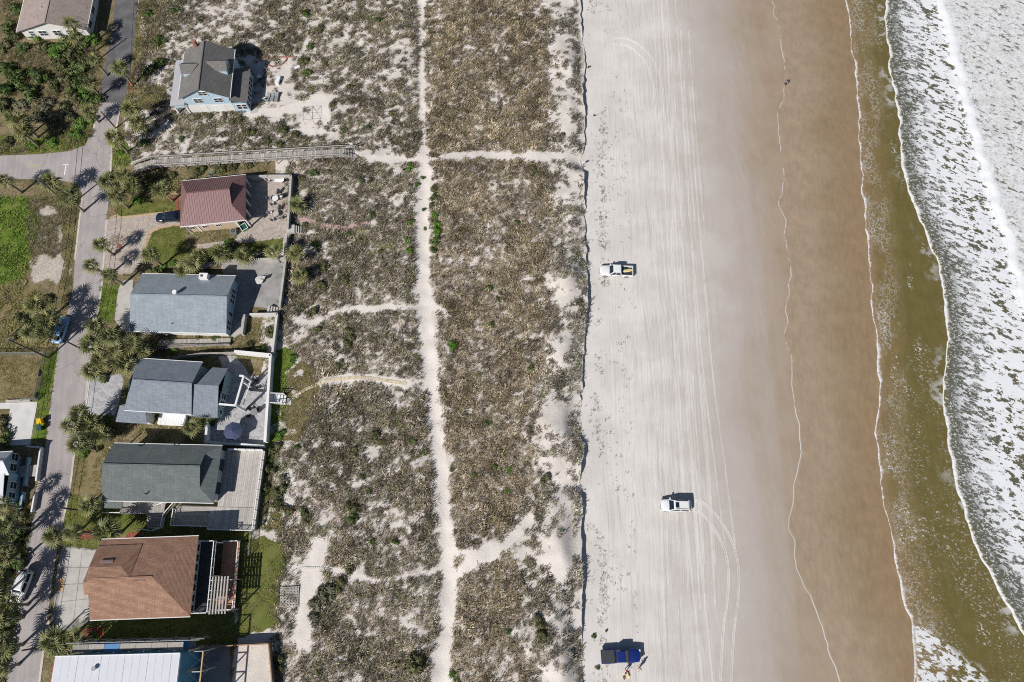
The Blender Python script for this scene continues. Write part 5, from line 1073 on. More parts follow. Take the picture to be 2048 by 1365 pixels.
# ================================================================== walls, fences, boardwalk, poles
wall_line('terrace_wall', 'grey wall around the flagstone terrace of the red roofed house', [(478,355),(535,352),(582,352),(575,458)], 1.3, .3, 'stucco_grey')
wall_line('garden_wall', 'grey garden wall from the terrace gate down to the concrete patio', [(572,472),(569,518)], 1.3, .3, 'stucco_grey')
wall_line('patio_wall', 'pale wall around the bare concrete patio of the blue grey roofed house', [(350,549),(436,522),(571,517),(559,614)], 1.1, .3, 'stucco_grey')
wall_line('sand_yard_wall', 'pale wall around the small sandy yard below the concrete patio', [(500,629),(554,628),(545,705)], 1.2, .28, 'concrete_pale')
wall_line('low_patio_wall', 'short grey wall standing free beside the sandy yard', [(488,630),(483,668)], 1.1, .4, 'stucco_grey')
wall_line('white_sea_wall', 'white rendered wall around the terrace of the slate roofed house', [(469,703),(541,710),(530,884)], 1.6, .35, 'stucco_white')
wall_line('terrace_divider', 'low white wall between the slate house terrace and the weathered deck', [(412,884),(528,893)], 1.0, .3, 'stucco_white')
wall_line('planter_wall', 'white wall at the house side of the stamped terrace', [(411,884),(414,848)], 1.2, .3, 'stucco_white')
wall_line('side_wall', 'low tan wall behind the mulch bed beside the red roofed house', [(318,387),(361,384)], .7, .25, 'tan_edge')
wall_line('flower_bed_edge', 'low red brick edging of the sandy bed beyond the blue house', [(512,115),(592,114)], .12, .16, 'brick_red')
wall_line('flower_bed_curve', 'curved red brick edging below the straight one beyond the blue house', [(530,128),(545,134),(560,131),(572,122),(573,117)], .1, .14, 'brick_red')
wall_line('front_yard_fence', 'pale low wall around the front yard of the blue corner house', [(54,893),(81,895),(72,962)], .9, .15, 'stucco_white', cat='fence')
wall_line('yard_rail', 'white rail beside the steps of the blue corner house', [(70,984),(63,1024)], .8, .15, 'stucco_white', cat='fence')
wall_line('inner_yard_wall', 'low blue painted wall inside the blue corner house yard', [(56,915),(48,972)], .7, .25, 'siding_sky')
wall_line('inner_yard_step_wall', 'lower piece of blue painted wall beside the yard steps', [(45,984),(40,1018)], .7, .25, 'siding_sky')
wall_line('unfinished_yard_fence', 'dark fence at the sea side of the sandy unfinished house yard', [(400,1297),(455,1292),(537,1288),(544,1365),(544,1450)], 1.5, .08, 'wood_brown', cat='fence')
def plank_fence(label, pts, h, mat, sp=.35, name='plank_fence'):
    q = [gz(a, b, h) for a, b in pts]; t = thing(name, label, 'fence', Vector((q[0].x, q[0].y, 0)))
    for i in range(len(q) - 1):
        d = q[i + 1] - q[i]; n = max(1, int(d.length / sp)); d.normalize()
        for k in range(n):
            c = q[i].lerp(q[i + 1], (k + .5) / n); mb = MB(); hh = h * random.uniform(.95, 1.02); mb.beam((c.x - d.x * sp * .46, c.y - d.y * sp * .46, hh / 2), (c.x + d.x * sp * .46, c.y + d.y * sp * .46, hh / 2), .04, hh); mb.build('fence_board', mat, t)
plank_fence('weathered board fence between the grove and the slate roof', [(232,718),(330,716),(402,706),(470,704)], 1.5, 'wood_pale')
plank_fence('short board fence north of the slate house terrace', [(300,697),(360,692),(455,688)], 1.0, 'wood_grey')
plank_fence('board fence beside the sandy yard walk of the blue grey roofed house', [(300,548),(340,545)], 1.2, 'wood_new')
plank_fence('low wood fence in front of the unfinished house', [(112,1302),(165,1296)], 1.2, 'wood_brown')
# side walk of boards between two houses
t = thing('board_walkway', 'narrow grey board walkway along the south wall of the blue grey roofed house', 'walkway', G(320, 690)); fw = Fr(G(320, 691)[:2], math.atan2(*( (gz(470,688) - gz(320,691)).y, (gz(470,688) - gz(320,691)).x)))
boards(t, fw, 0, 12, -.2, .9, .35, .4, 'wood_grey', 'b', name='walk_board'); mb = MB(fw); mb.box(0, 12, -.32, -.22, 0, .8); mb.build('side_rail', 'wood_pale', t)
# chain link fence
simple('galvanised', (.32, .33, .33), .5, .2, 3, 0, .4, .4)
m = Mat('chain_mesh', .6, .3); v = m.coord('uv'); x, y, z = m.xyz(v); a = ((x + y) * 22.0).sin().abs().step(.90, .98).max(((x - y) * 22.0).sin().abs().step(.90, .98)); m.out((.28, .30, .29)); m.t.links.new(a.o, m.b.inputs['Alpha'])
def chain_fence(label, pts, h=1.6):
    q = [gz(a, b, h) for a, b in pts]; t = thing('chain_link_fence', label, 'fence', Vector((q[0].x, q[0].y, 0)))
    for i in range(len(q) - 1):
        n = max(1, round((q[i + 1] - q[i]).length / 2.6)); mb = MB(); mb.tube([q[i], q[i + 1]], .035, 6); mb.build('top_rail', 'galvanised', t)
        for k in range(n + (i == len(q) - 2)): c = q[i].lerp(q[i + 1], k / n); mb = MB(); mb.cyl(c.x, c.y, 0, h + .05, .045, .045, 6); mb.build('post', 'galvanised', t)
        mb = MB(); p, r = q[i], q[i + 1]; mb.poly([(p.x, p.y, .05), (r.x, r.y, .05), (r.x, r.y, h), (p.x, p.y, h)]); mb.build('mesh_panel', 'chain_mesh', t, uv=True)
chain_fence('chain link fence along the top and side of the empty yard left of the street', [(-40,706),(86,705),(66,795)]); chain_fence('chain link fence along the lower side of the empty yard above the pad', [(66,796),(34,799)], 1.4); 
chain_fence('chain link fence dropping to the lawn below the weathered deck', [(500,1064),(497,1110)], 1.3)
wall_line('pad_kerb', 'low concrete kerb across the top of the pale driveway pad', [(12,803),(60,801)], .3, .3, 'concrete')
# boardwalk from the street to the dune
bq = [gz(264, 334, 1.0), gz(300, 327, 1.0), gz(688, 305, 1.0)]
bw = thing('boardwalk', 'long weathered timber boardwalk with rails leading from the street to the dune', 'boardwalk', Vector((bq[1].x, bq[1].y, 0)))
def bwseg(p, q, hw, z0, z1):
    d = q - p; L = d.length; f = Fr((p.x, p.y), math.atan2(d.y, d.x)); n = int(L / .34)
    for k in range(n):
        z = z0 + (z1 - z0) * k / n + random.uniform(-.012, .012); mb = MB(f); mb.box(L * k / n, L * (k + 1) / n - .035, -hw, hw, z - .05, z); mb.build('plank', random.choice(['wood_grey', 'wood_pale', 'wood_grey']), bw)
    for s in (-1, 1):
        mb = MB(f); mb.beam((0, s * (hw + .06), z0 + .95), (L, s * (hw + .06), z1 + .95), .16, .06); mb.build('hand_rail', 'wood_pale', bw)
        mb = MB(f); mb.beam((0, s * (hw + .05), z0 + .5), (L, s * (hw + .05), z1 + .5), .05, .12); mb.build('mid_rail', 'wood_grey', bw)
        for k in range(int(L / 2.1) + 1): a = min(L, k * 2.1 + .05); z = z0 + (z1 - z0) * a / L; mb = MB(f); mb.box(a - .06, a + .06, s * (hw + .16) - .06, s * (hw + .16) + .06, 0, z + 1.02); mb.build('rail_post', 'wood_grey', bw)
    return f, L
f, L = bwseg(bq[1], bq[2], .85, .8, .9); bwseg(Vector((bq[0].x, bq[0].y, 0)), bq[1], .85, .1, .8)
stairs(bw, f, L + 1.6, L + .02, -.85, .85, .05, .85, 6, 'a', 'wood_grey')
for s in (-1, 1): mb = MB(f); mb.beam((L, s * .95, 1.85), (L + 1.9, s * 1.25, .9), .14, .07); mb.box(L + 1.8, L + 1.92, s * 1.25 - .06, s * 1.25 + .06, 0, 1.0); mb.build('stair_rail', 'wood_grey', bw)
# utility poles and wires
simple('pole_wood', (.13, .115, .10), .95, .3, 5, .4)
POLES = [((200.5,224),(232,257),'power pole leaning into view on the street above the boardwalk'), ((181,359),(219,390),'power pole at the street corner above the red roofed house'), ((76,358.6),(140.6,412),'power pole with a transformer on the side street corner lot'), ((17.6,676.5),(97.3,716),'power pole with a transformer at the corner of the chain link yard'), ((137,678),(176,705),'power pole in the palm grove across from the silver car'), ((118,1017.5),(168,1022),'power pole at the front lawn stairs palm'), ((44,1297),(98,1292),'power pole beside the street at the unfinished house'), ((147,72),(190,125),'power pole in the cottage thicket')]
tops = {}
for (tx, ty), (bx, by), lb in POLES:
    b = gz(bx, by); best = min((abs((gz(tx, ty, h) - Vector((b.x, b.y, h))).length), h) for h in [3.5 + .1 * k for k in range(80)]); h = min(best[1], 10)
    t = thing('power_pole', lb, 'power pole', b, 'power poles along the street'); mb = MB(); mb.tube([(b.x, b.y, -.2), (b.x, b.y, h)], [.16, .11], 10); mb.build('shaft', 'pole_wood', t); tops[lb] = Vector((b.x, b.y, h))
    if 'transformer' in lb: mb = MB(); mb.cyl(b.x - .3, b.y + .2, h - 1.6, h - .7, .24, .24, 12); mb.build('transformer', 'metal_grey', t); mb = MB(); mb.beam((b.x - .2, b.y - .8, h - .4), (b.x + .1, b.y + .8, h - .4), .1, .12); mb.build('crossarm', 'pole_wood', t)
simple('wire', (.03, .03, .03), .7, .1, 2)
for k, (dx, lb) in enumerate(((0, 'left overhead wire running down the whole street'), (.9, 'right overhead wire running down the whole street'))):
    zz_ = 6.0; pts = [(232,-60),(212,206),(196,330),(180,500),(160,620),(140,720),(118,860),(98,980),(80,1090),(62,1200),(44,1297),(30,1420)]
    q = [gz(a, b, 0) + Vector((dx, 0, 0)) for a, b in pts]; pl = []
    for i in range(len(q) - 1):
        for j in range(4): c = q[i].lerp(q[i + 1], j / 4); pl.append((c.x - .35, c.y - .3, 5.6 - .12 * math.sin(math.pi * j / 4)))
    mb = MB(); mb.tube(pl, .04, 4); tag(mb.build('overhead_wire', 'wire'), lb, 'wire', 'overhead wires')
# ================================================================== yard things
simple('fabric_navy', (.055, .07, .14), .85, .25, 3, .2); simple('plastic_white', (.74, .75, .76), .5, .08, 3); simple('plastic_yellow', (.75, .50, .01), .5, .1, 3); simple('plastic_green', (.02, .09, .07), .5, .2, 3); simple('plastic_black', (.03, .03, .035), .5, .2, 3); simple('plastic_lime', (.10, .42, .12), .5, .1, 3); simple('sling_grey', (.24, .25, .26), .8, .2, 3); simple('stone_white', (.62, .60, .57), .9, .2, 4, .3); simple('stone_yellow', (.60, .52, .38), .9, .2, 4, .3, rnd=.12); simple('brick_pink', (.47, .33, .31), .9, .25, 4, .3, rnd=.12)
def chair(px, py, ang, label, mat='sling_grey', group='terrace chairs', sc=1.0, leg='metal_dark'):
    p = G(px, py); p.z = max(p.z, .03); f = Fr((p.x, p.y), ang, p.z); t = thing('garden_chair', label, 'chair', p, group); s = sc
    mb = MB(f); mb.box(-.27 * s, .27 * s, -.27 * s, .27 * s, .40, .45); mb.build('seat', mat, t); mb = MB(f); mb.add([(-.27*s,-.27*s,.45),(-.27*s,.27*s,.45),(-.5*s,.27*s,1.0),(-.5*s,-.27*s,1.0),(-.23*s,-.27*s,.45),(-.23*s,.27*s,.45),(-.46*s,.27*s,1.0),(-.46*s,-.27*s,1.0)], [(0,1,2,3),(7,6,5,4),(0,4,5,1),(2,6,7,3),(1,5,6,2),(3,7,4,0)]); mb.build('backrest', mat, t)
    for a in (-.25, .25):
        for b in (-.25, .25): mb = MB(f); mb.box(a*s - .025, a*s + .025, b*s - .025, b*s + .025, 0, .42); mb.build('leg', leg, t)
    for b in (-.3, .3): mb = MB(f); mb.beam((-.35*s, b*s, .66), (.25*s, b*s, .66), .06, .04); mb.build('arm_rest', leg, t)
def table(px, py, r, label, mat, z=.74):
    p = G(px, py); p.z = .03; t = thing('round_table', label, 'table', p); f = Fr((p.x, p.y), 0, p.z); mb = MB(f); mb.cyl(0, 0, z - .05, z, r, r, 20); mb.build('table_top', mat, t); mb = MB(f); mb.cyl(0, 0, .04, z - .05, .06, .06, 8); mb.build('pedestal', 'metal_dark', t); mb = MB(f); mb.cyl(0, 0, 0, .05, .3, .25, 12); mb.build('base', 'metal_dark', t)
def lounger(px, py, ang, label, mat='plastic_white'):
    p = G(px, py); p.z = max(p.z, .03); f = Fr((p.x, p.y), ang, p.z); t = thing('sun_lounger', label, 'lounger', p, 'sun loungers'); mb = MB(f); mb.box(-.9, .3, -.32, .32, .30, .36); mb.build('mattress', mat, t); mb = MB(f); mb.slab([(.3, -.32, .36), (.95, -.32, .75), (.95, .32, .75), (.3, .32, .36)], .06); mb.build('backrest', mat, t)
    for a in (-.8, .5):
        for b in (-.28, .28): mb = MB(f); mb.box(a - .03, a + .03, b - .03, b + .03, 0, .3); mb.build('leg', 'metal_dark', t)
lounger(560,364,0,'white lounger at the top of the flagstone terrace'); chair(571,364,3.1,'dark chair at the end of the white lounger','plastic_black'); chair(538,363,.3,'pale chair at the shade edge of the flagstone terrace','plastic_white')
table(553,401,.55,'white round table on the flagstone terrace','plastic_white'); chair(558,388,-1.9,'dark chair above the white round table','plastic_black'); chair(541,400,0.1,'grey chair left of the white round table'); chair(563,397,2.8,'pale chair right of the white round table','plastic_white'); chair(546,411,.8,'pale chair below the white round table','plastic_white'); lounger(572,391,.35,'dark lounger stretched beside the white round table','plastic_black')
table(554,432,.55,'stone coloured round table on the lower flagstone terrace','concrete'); chair(561,420,-1.8,'dark chair above the stone coloured table','plastic_black'); chair(543,429,.1,'pale chair left of the stone coloured table','plastic_white'); chair(546,442,.9,'pale chair below the stone coloured table','plastic_white'); chair(563,438,2.6,'grey chair right of the stone coloured table'); chair(526,436,.6,'white chair in the shade of the red roof','plastic_white')
table(520,563,.75,'pale fire table on the bare concrete patio','concrete_pale',.5); chair(527,558,2.9,'curved pale bench segment beside the fire table','concrete_pale',sc=1.3)
table(508,770,.5,'dark round table in the pergola shade','metal_dark'); chair(502,763,-.8,'dark chair northwest of the shaded round table','plastic_black'); chair(515,763,-2.3,'dark chair northeast of the shaded round table','plastic_black'); chair(503,778,.8,'dark chair southwest of the shaded round table','plastic_black'); chair(516,777,2.4,'dark chair southeast of the shaded round table','plastic_black')
table(511,826,.55,'dark grey table on the sunny stamped terrace','sling_grey'); chair(504,820,-.6,'black chair northwest of the dark grey table','plastic_black'); chair(519,821,-2.6,'black chair northeast of the dark grey table','plastic_black'); chair(502,833,.6,'black chair southwest of the dark grey table','plastic_black')
p = gz(464, 862, 2.5); t = thing('patio_umbrella', 'navy blue octagonal patio umbrella on the stamped terrace', 'umbrella', (p.x, p.y, .03)); c = Vector((p.x, p.y, 0))
for k in range(8):
    a0, a1 = k * math.pi / 4 + .2, (k + 1) * math.pi / 4 + .2; mb = MB(); e = lambda a: (p.x + 1.55 * math.cos(a), p.y + 1.55 * math.sin(a), 2.05); q = [(p.x, p.y, 2.62), e(a0), e(a1)]; mb.slab(q, .02); mb.build('canopy_panel', 'fabric_navy', t)
mb = MB(); mb.cyl(p.x, p.y, .03, 2.7, .03, .03, 8); mb.build('pole', 'metal_grey', t); mb = MB(); mb.cyl(p.x, p.y, .03, .12, .3, .25, 12); mb.build('base', 'metal_dark', t)
# white stair with rails through the sea wall, pad and stepping stones
f = Fr(gz(541, 800)[:2], R(-2)); t = thing('beach_stair', 'white stair with rails from the slate house terrace to the lawn', 'stairs', gz(541, 800)); stairs(t, f, 2.6, -.3, -.75, .75, .15, 1.0, 6, 'a', 'trim_white')
for s in (-.8, .8): railing(t, f, [(-.4, s), (2.5, s)], .5, 1.0, 'trim_white', name='stair_rail')
mb = MB(); 
sheet('stair_pad', [(560,796),(582,796),(582,810),(560,810)], 'concrete_pale', .03)
def stones(name, label, pts, n, size, mat, cat='path', shape=4, wob=.1):
    q = [G(a, b) for a, b in pts]; t = thing(name, label, cat, q[0]); Ls = [0]
    for i in range(len(q) - 1): Ls.append(Ls[-1] + (q[i + 1] - q[i]).length)
    for k in range(n):
        s = Ls[-1] * (k + .5) / n; i = max(j for j in range(len(Ls) - 1) if Ls[j] <= s); f_ = (s - Ls[i]) / max(Ls[i + 1] - Ls[i], .01); c = q[i].lerp(q[i + 1], f_); d = q[i + 1] - q[i]; a0 = math.atan2(d.y, d.x) + random.uniform(-wob, wob)
        c.z = float(ground_z(c.x, c.y)); f = Fr((c.x, c.y), a0, c.z); mb = MB(f); a, b = size[0] / 2 * random.uniform(.85, 1.1), size[1] / 2 * random.uniform(.85, 1.1)
        if shape == 4: mb.box(-a, a, -b, b, -.05, .06)
        else:
            ring = [(a * math.cos(x_ * .7854) * random.uniform(.85, 1.1), b * math.sin(x_ * .7854) * random.uniform(.85, 1.1)) for x_ in range(8)]; mb.loft([[(x_, y_, -.05) for x_, y_ in ring], [(x_ * .9, y_ * .9, .08) for x_, y_ in ring]])
        mb.build('stone', mat, t)
stones('stepping_stone_path', 'yellow stepping stone path curving from the white stair into the dune', [(584,797),(610,780),(636,768),(660,760),(700,756),(740,757),(780,763),(812,768)], 34, (.62, .55), 'stone_yellow')
stones('white_stone_path', 'path of small white stones from the lawn to the sandy track', [(566,1152),(585,1142),(605,1136),(640,1136),(664,1140)], 24, (.4, .4), 'stone_white', shape=8)
stones('pink_brick_path', 'pink brick path curving from the terrace wall into the scrub', [(598,436),(618,442),(645,452),(675,455),(700,452),(740,446)], 44, (.42, .95), 'brick_pink', wob=.03)
# turf block pad
t = thing('lattice_paver_pad', 'square pad of pale lattice pavers at the lawn edge', 'pavers', G(575, 1197)); f = Fr(G(560, 1214)[:2], R(3))
for i in range(6):
    for j in range(6):
        mb = MB(f); a, b = i * .47, j * .47
        for bx_ in ((a, a + .43, b, b + .12), (a, a + .43, b + .31, b + .43), (a, a + .12, b + .121, b + .309), (a + .31, a + .43, b + .121, b + .309)): mb.box(*bx_, .0, .07 + .003 * ((i + j) % 2))
        mb.build('paver', 'concrete', t)
# bins, mailboxes
def bin_(px, py, mat, label, lid=None):
    p = G(px, py); t = thing('wheelie_bin', label, 'bin', p, 'bins at the kerb'); f = Fr((p.x, p.y), .2, p.z); mb = MB(f); mb.loft([[(-.26,-.28,.08),(.26,-.28,.08),(.26,.28,.08),(-.26,.28,.08)], [(-.34,-.36,1.0),(.34,-.36,1.0),(.34,.36,1.0),(-.34,.36,1.0)]]); mb.build('body', mat, t); mb = MB(f); mb.slab([(-.38,-.4,1.03),(.38,-.4,1.03),(.38,.4,1.1),(-.38,.4,1.1)], .05); l = mb.build('lid', lid or mat, t)
    mb = MB(f); mb.box(-.3, .3, .41, .46, .95, 1.0); mb.build('handle', mat, t)
    for a in (-.3, .3): mb = MB(f); mb.tube([(a - .03, .34, .12), (a + .03, .34, .12)], .12, 10); mb.build('wheel', 'plastic_black', t)
bin_(86,845,'plastic_yellow','yellow lidded bin on the verge left of the street'); bin_(85,858,'plastic_green','dark green bin beside the yellow one')
bin_(101,1256,'sling_grey','grey bin at the foot of the slabbed driveway')
p = G(490,458); t = thing('green_planter_box', 'bright green square box at the corner of the red roofed house', 'box', p); f = Fr((p.x, p.y), .6, p.z); mb = MB(f); mb.loft([[(-.45,-.5,.02),(.45,-.5,.02),(.45,.5,.02),(-.45,.5,.02)], [(-.55,-.6,.7),(.55,-.6,.7),(.55,.6,.7),(-.55,.6,.7)]], cap=False); mb.build('sides', 'plastic_lime', t); mb = MB(f); mb.box(-.5, .5, -.55, .55, .45, .5); mb.build('filling', 'plastic_green', t); mb = MB(f)
for q in ((-.6,.6,-.65,-.55),(-.6,.6,.55,.65)): mb.box(*q, .69, .76)
for q in ((-.6,-.5,-.549,.549),(.5,.6,-.549,.549)): mb.box(*q, .69, .757)
mb.build('rim', 'plastic_white', t)
p = G(470,467); t = thing('air_conditioner', 'grey air conditioning unit against the peach wall', 'air conditioner', p); f = Fr((p.x, p.y), .1, p.z); mb = MB(f); mb.box(-.5, .5, -.45, .45, .05, .95); mb.build('casing', 'metal_grey', t); mb = MB(f); mb.cyl(0, 0, .95, .99, .36, .36, 16); g_ = mb.build('fan_grille', 'metal_dark', t); mb = MB(f); mb.cyl(0, 0, .99, 1.02, .12, .12, 10); mb.build('hub', 'metal_grey', g_)
for px, py, lb in ((500,466,'white gate box'),): pass
# gate house at the sea wall of the red roofed house
p = G(583,462); t = thing('gate_box', 'small concrete gate landing in the sea wall below the terrace', 'landing', p); f = Fr((p.x, p.y), R(5)); mb = MB(f); mb.box(-.7, .8, -.8, .7, 0, .9); mb.build('landing', 'concrete', t); 
for k in range(3): mb = MB(f); mb.box(.8 + k * .35, 1.13 + k * .35, -.7, .6, 0, .7 - k * .22); mb.build('step', 'concrete', t)
# stairs of the concrete patio
p = G(545,621); t = thing('patio_steps', 'concrete steps from the bare patio down to the dune', 'steps', p); f = Fr((p.x, p.y), R(-3))
for k in range(5): mb = MB(f); mb.box(-.6 + k * .4, -.22 + k * .4, -.5, .5, 0, .85 - k * .17); mb.build('step', 'concrete', t)
# things on the sand beside the blue house
def crate(px, py, ang, w, d, h, label, mat, top): 
    p = G(px, py); t = thing('storage_box', label, 'box', p); f = Fr((p.x, p.y), ang, p.z); mb = MB(f); mb.loft([[(-w,-d,0),(w,-d,0),(w,d,0),(-w,d,0)], [(-w*1.05,-d*1.05,h),(w*1.05,-d*1.05,h),(w*1.05,d*1.05,h),(-w*1.05,d*1.05,h)]]); mb.build('body', mat, t); mb = MB(f); mb.box(-w * 1.1, w * 1.1, -d * 1.1, d * 1.1, h, h + .08); mb.build('lid', top, t)
crate(557,164,1.4,.75,.35,.55,'white deck box on the sand beyond the blue house patio','plastic_white','plastic_white'); lounger(537,198,1.3,'grey lounger on the sand left of two others','sling_grey'); lounger(546,197,1.4,'grey lounger on the sand between two others','sling_grey'); lounger(554,198,1.5,'grey lounger on the sand right of two others','sling_grey'); chair(531,200,1.4,'small white chair beside the sand loungers','plastic_white'); table(521,158,.45,'pale round table in the shade beside the blue house','plastic_white'); crate(595,137,.5,.5,.25,.3,'white cooler lying on the sand','plastic_white','plastic_white')
p = G(621,236); t = thing('swing_frame', 'black metal play frame standing on the bare sand', 'frame', p); f = Fr((p.x, p.y), R(2), p.z); hw = .95
for a, b in ((-hw, -1.6), (hw, -1.6), (-hw, 1.6), (hw, 1.6)): mb = MB(f); mb.tube([(a, b, 0), (a * .9, b * .9, 1.5)], .025, 6); mb.build('leg', 'metal_dark', t)
for (a, b), (c_, d_) in (((-hw, -1.6), (hw, -1.6)), ((hw, -1.6), (hw, 1.6)), ((hw, 1.6), (-hw, 1.6)), ((-hw, 1.6), (-hw, -1.6)), ((-hw, -1.6), (hw, 1.6)), ((hw, -1.6), (-hw, 1.6)), ((-hw, 0), (hw, 0))): mb = MB(f); mb.tube([(a * .9, b * .9, 1.5), (c_ * .9, d_ * .9, 1.5)], .022, 6); mb.build('rail', 'metal_dark', t)
# driftwood logs, posts and signs
def log(px0, py0, px1, py1, r, label, mat='stone_white'):
    a, b = G(px0, py0), G(px1, py1); t = thing('driftwood_log', label, 'log', a); z = Vector((0, 0, r * .8)); mb = MB(); c = a.lerp(b, .5) + Vector((.1, .12, 0)); mb.tube([a + z, a.lerp(b, .25) + z, c + z, b + z], [r, r * 1.1, r * .9, r * .6], 7); mb.build('trunk', mat, t); mb = MB(); mb.tube([c + z, c + z + Vector((.15, .35, .25))], [r * .5, r * .2], 5); mb.build('branch_stub', mat, t)
log(432,258,462,260,.14,'pale fallen board on the sand below the blue house','wood_pale'); log(492,258,568,253,.1,'long pale rail lying on the sand above the boardwalk','wood_pale'); log(566,967,578,967,.08,'short white post lying in the scrub beside the weathered deck'); log(572,1045,580,1045,.08,'short white post lying below the other one')
def post(px, py, h, label, sign=None):
    p = G(px, py); t = thing('marker_post', label, 'post', p); mb = MB(); mb.cyl(p.x, p.y, p.z - .2, p.z + h, .06, .05, 8); mb.build('shaft', 'wood_grey', t); mb = MB(); mb.box(p.x - .28, p.x + .28, p.y - .1, p.y - .06, p.z + h - .55, p.z + h - .05); mb.build('sign_plate', 'plastic_white', t)
post(793,353,2.3,'post with a small sign in the scrub below the sand path'); post(706,298,2.0,'post with a small sign beside the boardwalk stair'); post(1166,331,1.4,'signpost where the sand path meets the beach'); post(968,1040,1.6,'small signpost in the brown scrub near the lower track fork')
t = thing('fence_debris', 'grey bundle of old fence slats beside the track fork', 'slats', G(923, 1072))
for k in range(6): a = G(919 + k * 2, 1060 + (k % 3) * 3); mb = MB(); mb.beam(a + Vector((0, 0, .1)), a + Vector((.2 + .1 * k, -2.2, .12)), .09, .05); mb.build('slat', 'wood_pale', t)
simple('wrack', (.16, .12, .08), .95, .4, 4)
# wrack line: scattered dry stems, too many to count
n = 1500; Y = RNG.uniform(-22, 112, n); U = np.where(RNG.random(n) < .6, 2.7 + .9 * RNG.normal(0, 1, n) * .5 + 2.2 * (fbm(Y * 0, Y, .05, 9, 2) - .5), RNG.uniform(.5, 8.0, n)); U = np.abs(U) + .4; X = SCARP(Y) + U
ok = fbm(X, Y, .25, 17, 2) > .45; X, Y = X[ok], Y[ok]
tag(tufts('wrack_line', X, Y, beach_z(X, Y) + .02, RNG.uniform(.15, .6, len(X)), pick([(.16, .115, .07), (.22, .17, .12), (.10, .085, .06), (.30, .25, .19)], len(X)), 5, .035, wind=1.5, upright=.15), 'line of dry seaweed stems and sticks on the upper beach', 'wrack')
# tyre tracks pressed in the sand: ridged ribbons
def track(label, pts, hw=.13, dx=0.0, hgt=.04):
    q = []; P_ = [G(a, b) for a, b in pts]
    for i in range(len(P_) - 1):
        for j in range(8):
            t_ = j / 8; p0 = P_[max(i - 1, 0)]; p1 = P_[i]; p2 = P_[i + 1]; p3 = P_[min(i + 2, len(P_) - 1)]
            q.append(.5 * ((2 * p1) + (p2 - p0) * t_ + (2 * p0 - 5 * p1 + 4 * p2 - p3) * t_ ** 2 + (3 * p1 - p0 - 3 * p2 + p3) * t_ ** 3))
    q.append(P_[-1]); rows = []
    for i, p in enumerate(q):
        d = (q[min(i + 1, len(q) - 1)] - q[max(i - 1, 0)]); d.z = 0; d.normalize(); nn = Vector((-d.y, d.x, 0)); c = p + nn * dx; row = []
        for s, z in ((-1.9, -.02), (-1.2, hgt), (-.8, .006), (.8, .006), (1.2, hgt), (1.9, -.02)): x = c + nn * s * hw; row.append((x.x, x.y, float(beach_z(x.x, x.y)) + z))
        rows.append(row)
    mb = MB(); mb.loft(rows, cap=False, closed=False); o = mb.build('tyre_track', 'beach_sand'); struct(o)
    me = o.data; at = me.attributes.new('u', 'FLOAT', 'POINT'); at.data.foreach_set('value', np.array([v.co.x - float(SCARP(v.co.y)) - 6 for v in me.vertices], np.float32))
for dx in (-.8, .8):
    track('', [(1383,1010),(1405,1016),(1430,1042),(1450,1075),(1463,1110),(1468,1150),(1466,1200),(1458,1260),(1452,1365)], .13, dx)
    track('', [(1225,82),(1255,85),(1285,105),(1305,135),(1318,180),(1322,240)], .12, dx)
rt = random.Random(3)
for k in range(26):                              # long ruts up and down the beach, none quite parallel
    x0 = rt.choice([1225, 1245, 1262, 1300, 1325, 1345, 1362, 1385, 1400]) + rt.uniform(-14, 14); y0 = rt.uniform(-200, 900); n_ = rt.randrange(3, 7); dr = rt.uniform(-6, 7)
    pts = [(x0 + dr * i * i * .25 + rt.uniform(-2.5, 2.5) + (y0 + 190 * i - 600) * (x0 - 1100) * .00018, y0 + i * 190) for i in range(n_)]
    for dx in (-.8, .8): track('', pts, rt.uniform(.08, .12), dx, rt.uniform(.004, .016))
# ================================================================== vehicles (x forward, built in metres)
def paint(name, col, rough=.25, metal=0.0):
    m = Mat(name, rough, .6); m.out(col); m.b.inputs['Metallic'].default_value = metal
    m.b.inputs['Coat Weight'].default_value = .6; m.b.inputs['Coat Roughness'].default_value = .08
paint('paint_car_white', (.76, .77, .78)); paint('paint_car_blue', (.010, .025, .17)); paint('paint_car_sky_tint', (.24, .45, .72), .3, .0); paint('paint_car_navy', (.012, .02, .045)); paint('car_glass', (.012, .02, .03), .05); paint('lamp_glass', (.65, .66, .68), .1); paint('lamp_red', (.35, .01, .01), .2)  # the silver car's blue is sky reflection put into its base colour
simple('tyre_rubber', (.02, .02, .02), .9, .2, 5); simple('rim_alloy', (.45, .46, .47), .35, .1, 5, 0, .5, .6); simple('bed_liner', (.04, .04, .045), .8, .3, 4); simple('tonneau', (.045, .05, .06), .7, .35, 1.5, .3); simple('surf_foam', (.72, .58, .30), .5, .12, 2); simple('teal_gear', (.04, .25, .24), .6, .2, 3)
def sect(x, w, z0, z1, cr=.05):
    h = z1 - z0; pr = [(w * .86, z0), (w * .97, z0 + h * .18), (w, z0 + h * .5), (w * .985, z0 + h * .82), (w * .93, z0 + h * .96), (w * .62, z1 + cr * .7), (0, z1 + cr)]
    return [(x, y, z) for y, z in pr] + [(x, -y, z) for y, z in pr[-2::-1]]
def quadp(mb, pts, off): 
    v = [Vector(p) for p in pts]; n = _nrm(v).normalized()
    if n.z < -.01: n = -n
    mb.add([p + n * off for p in v] + [p - n * .01 for p in v], [(0,1,2,3),(7,6,5,4),(0,4,5,1),(1,5,6,2),(2,6,7,3),(3,7,4,0)])
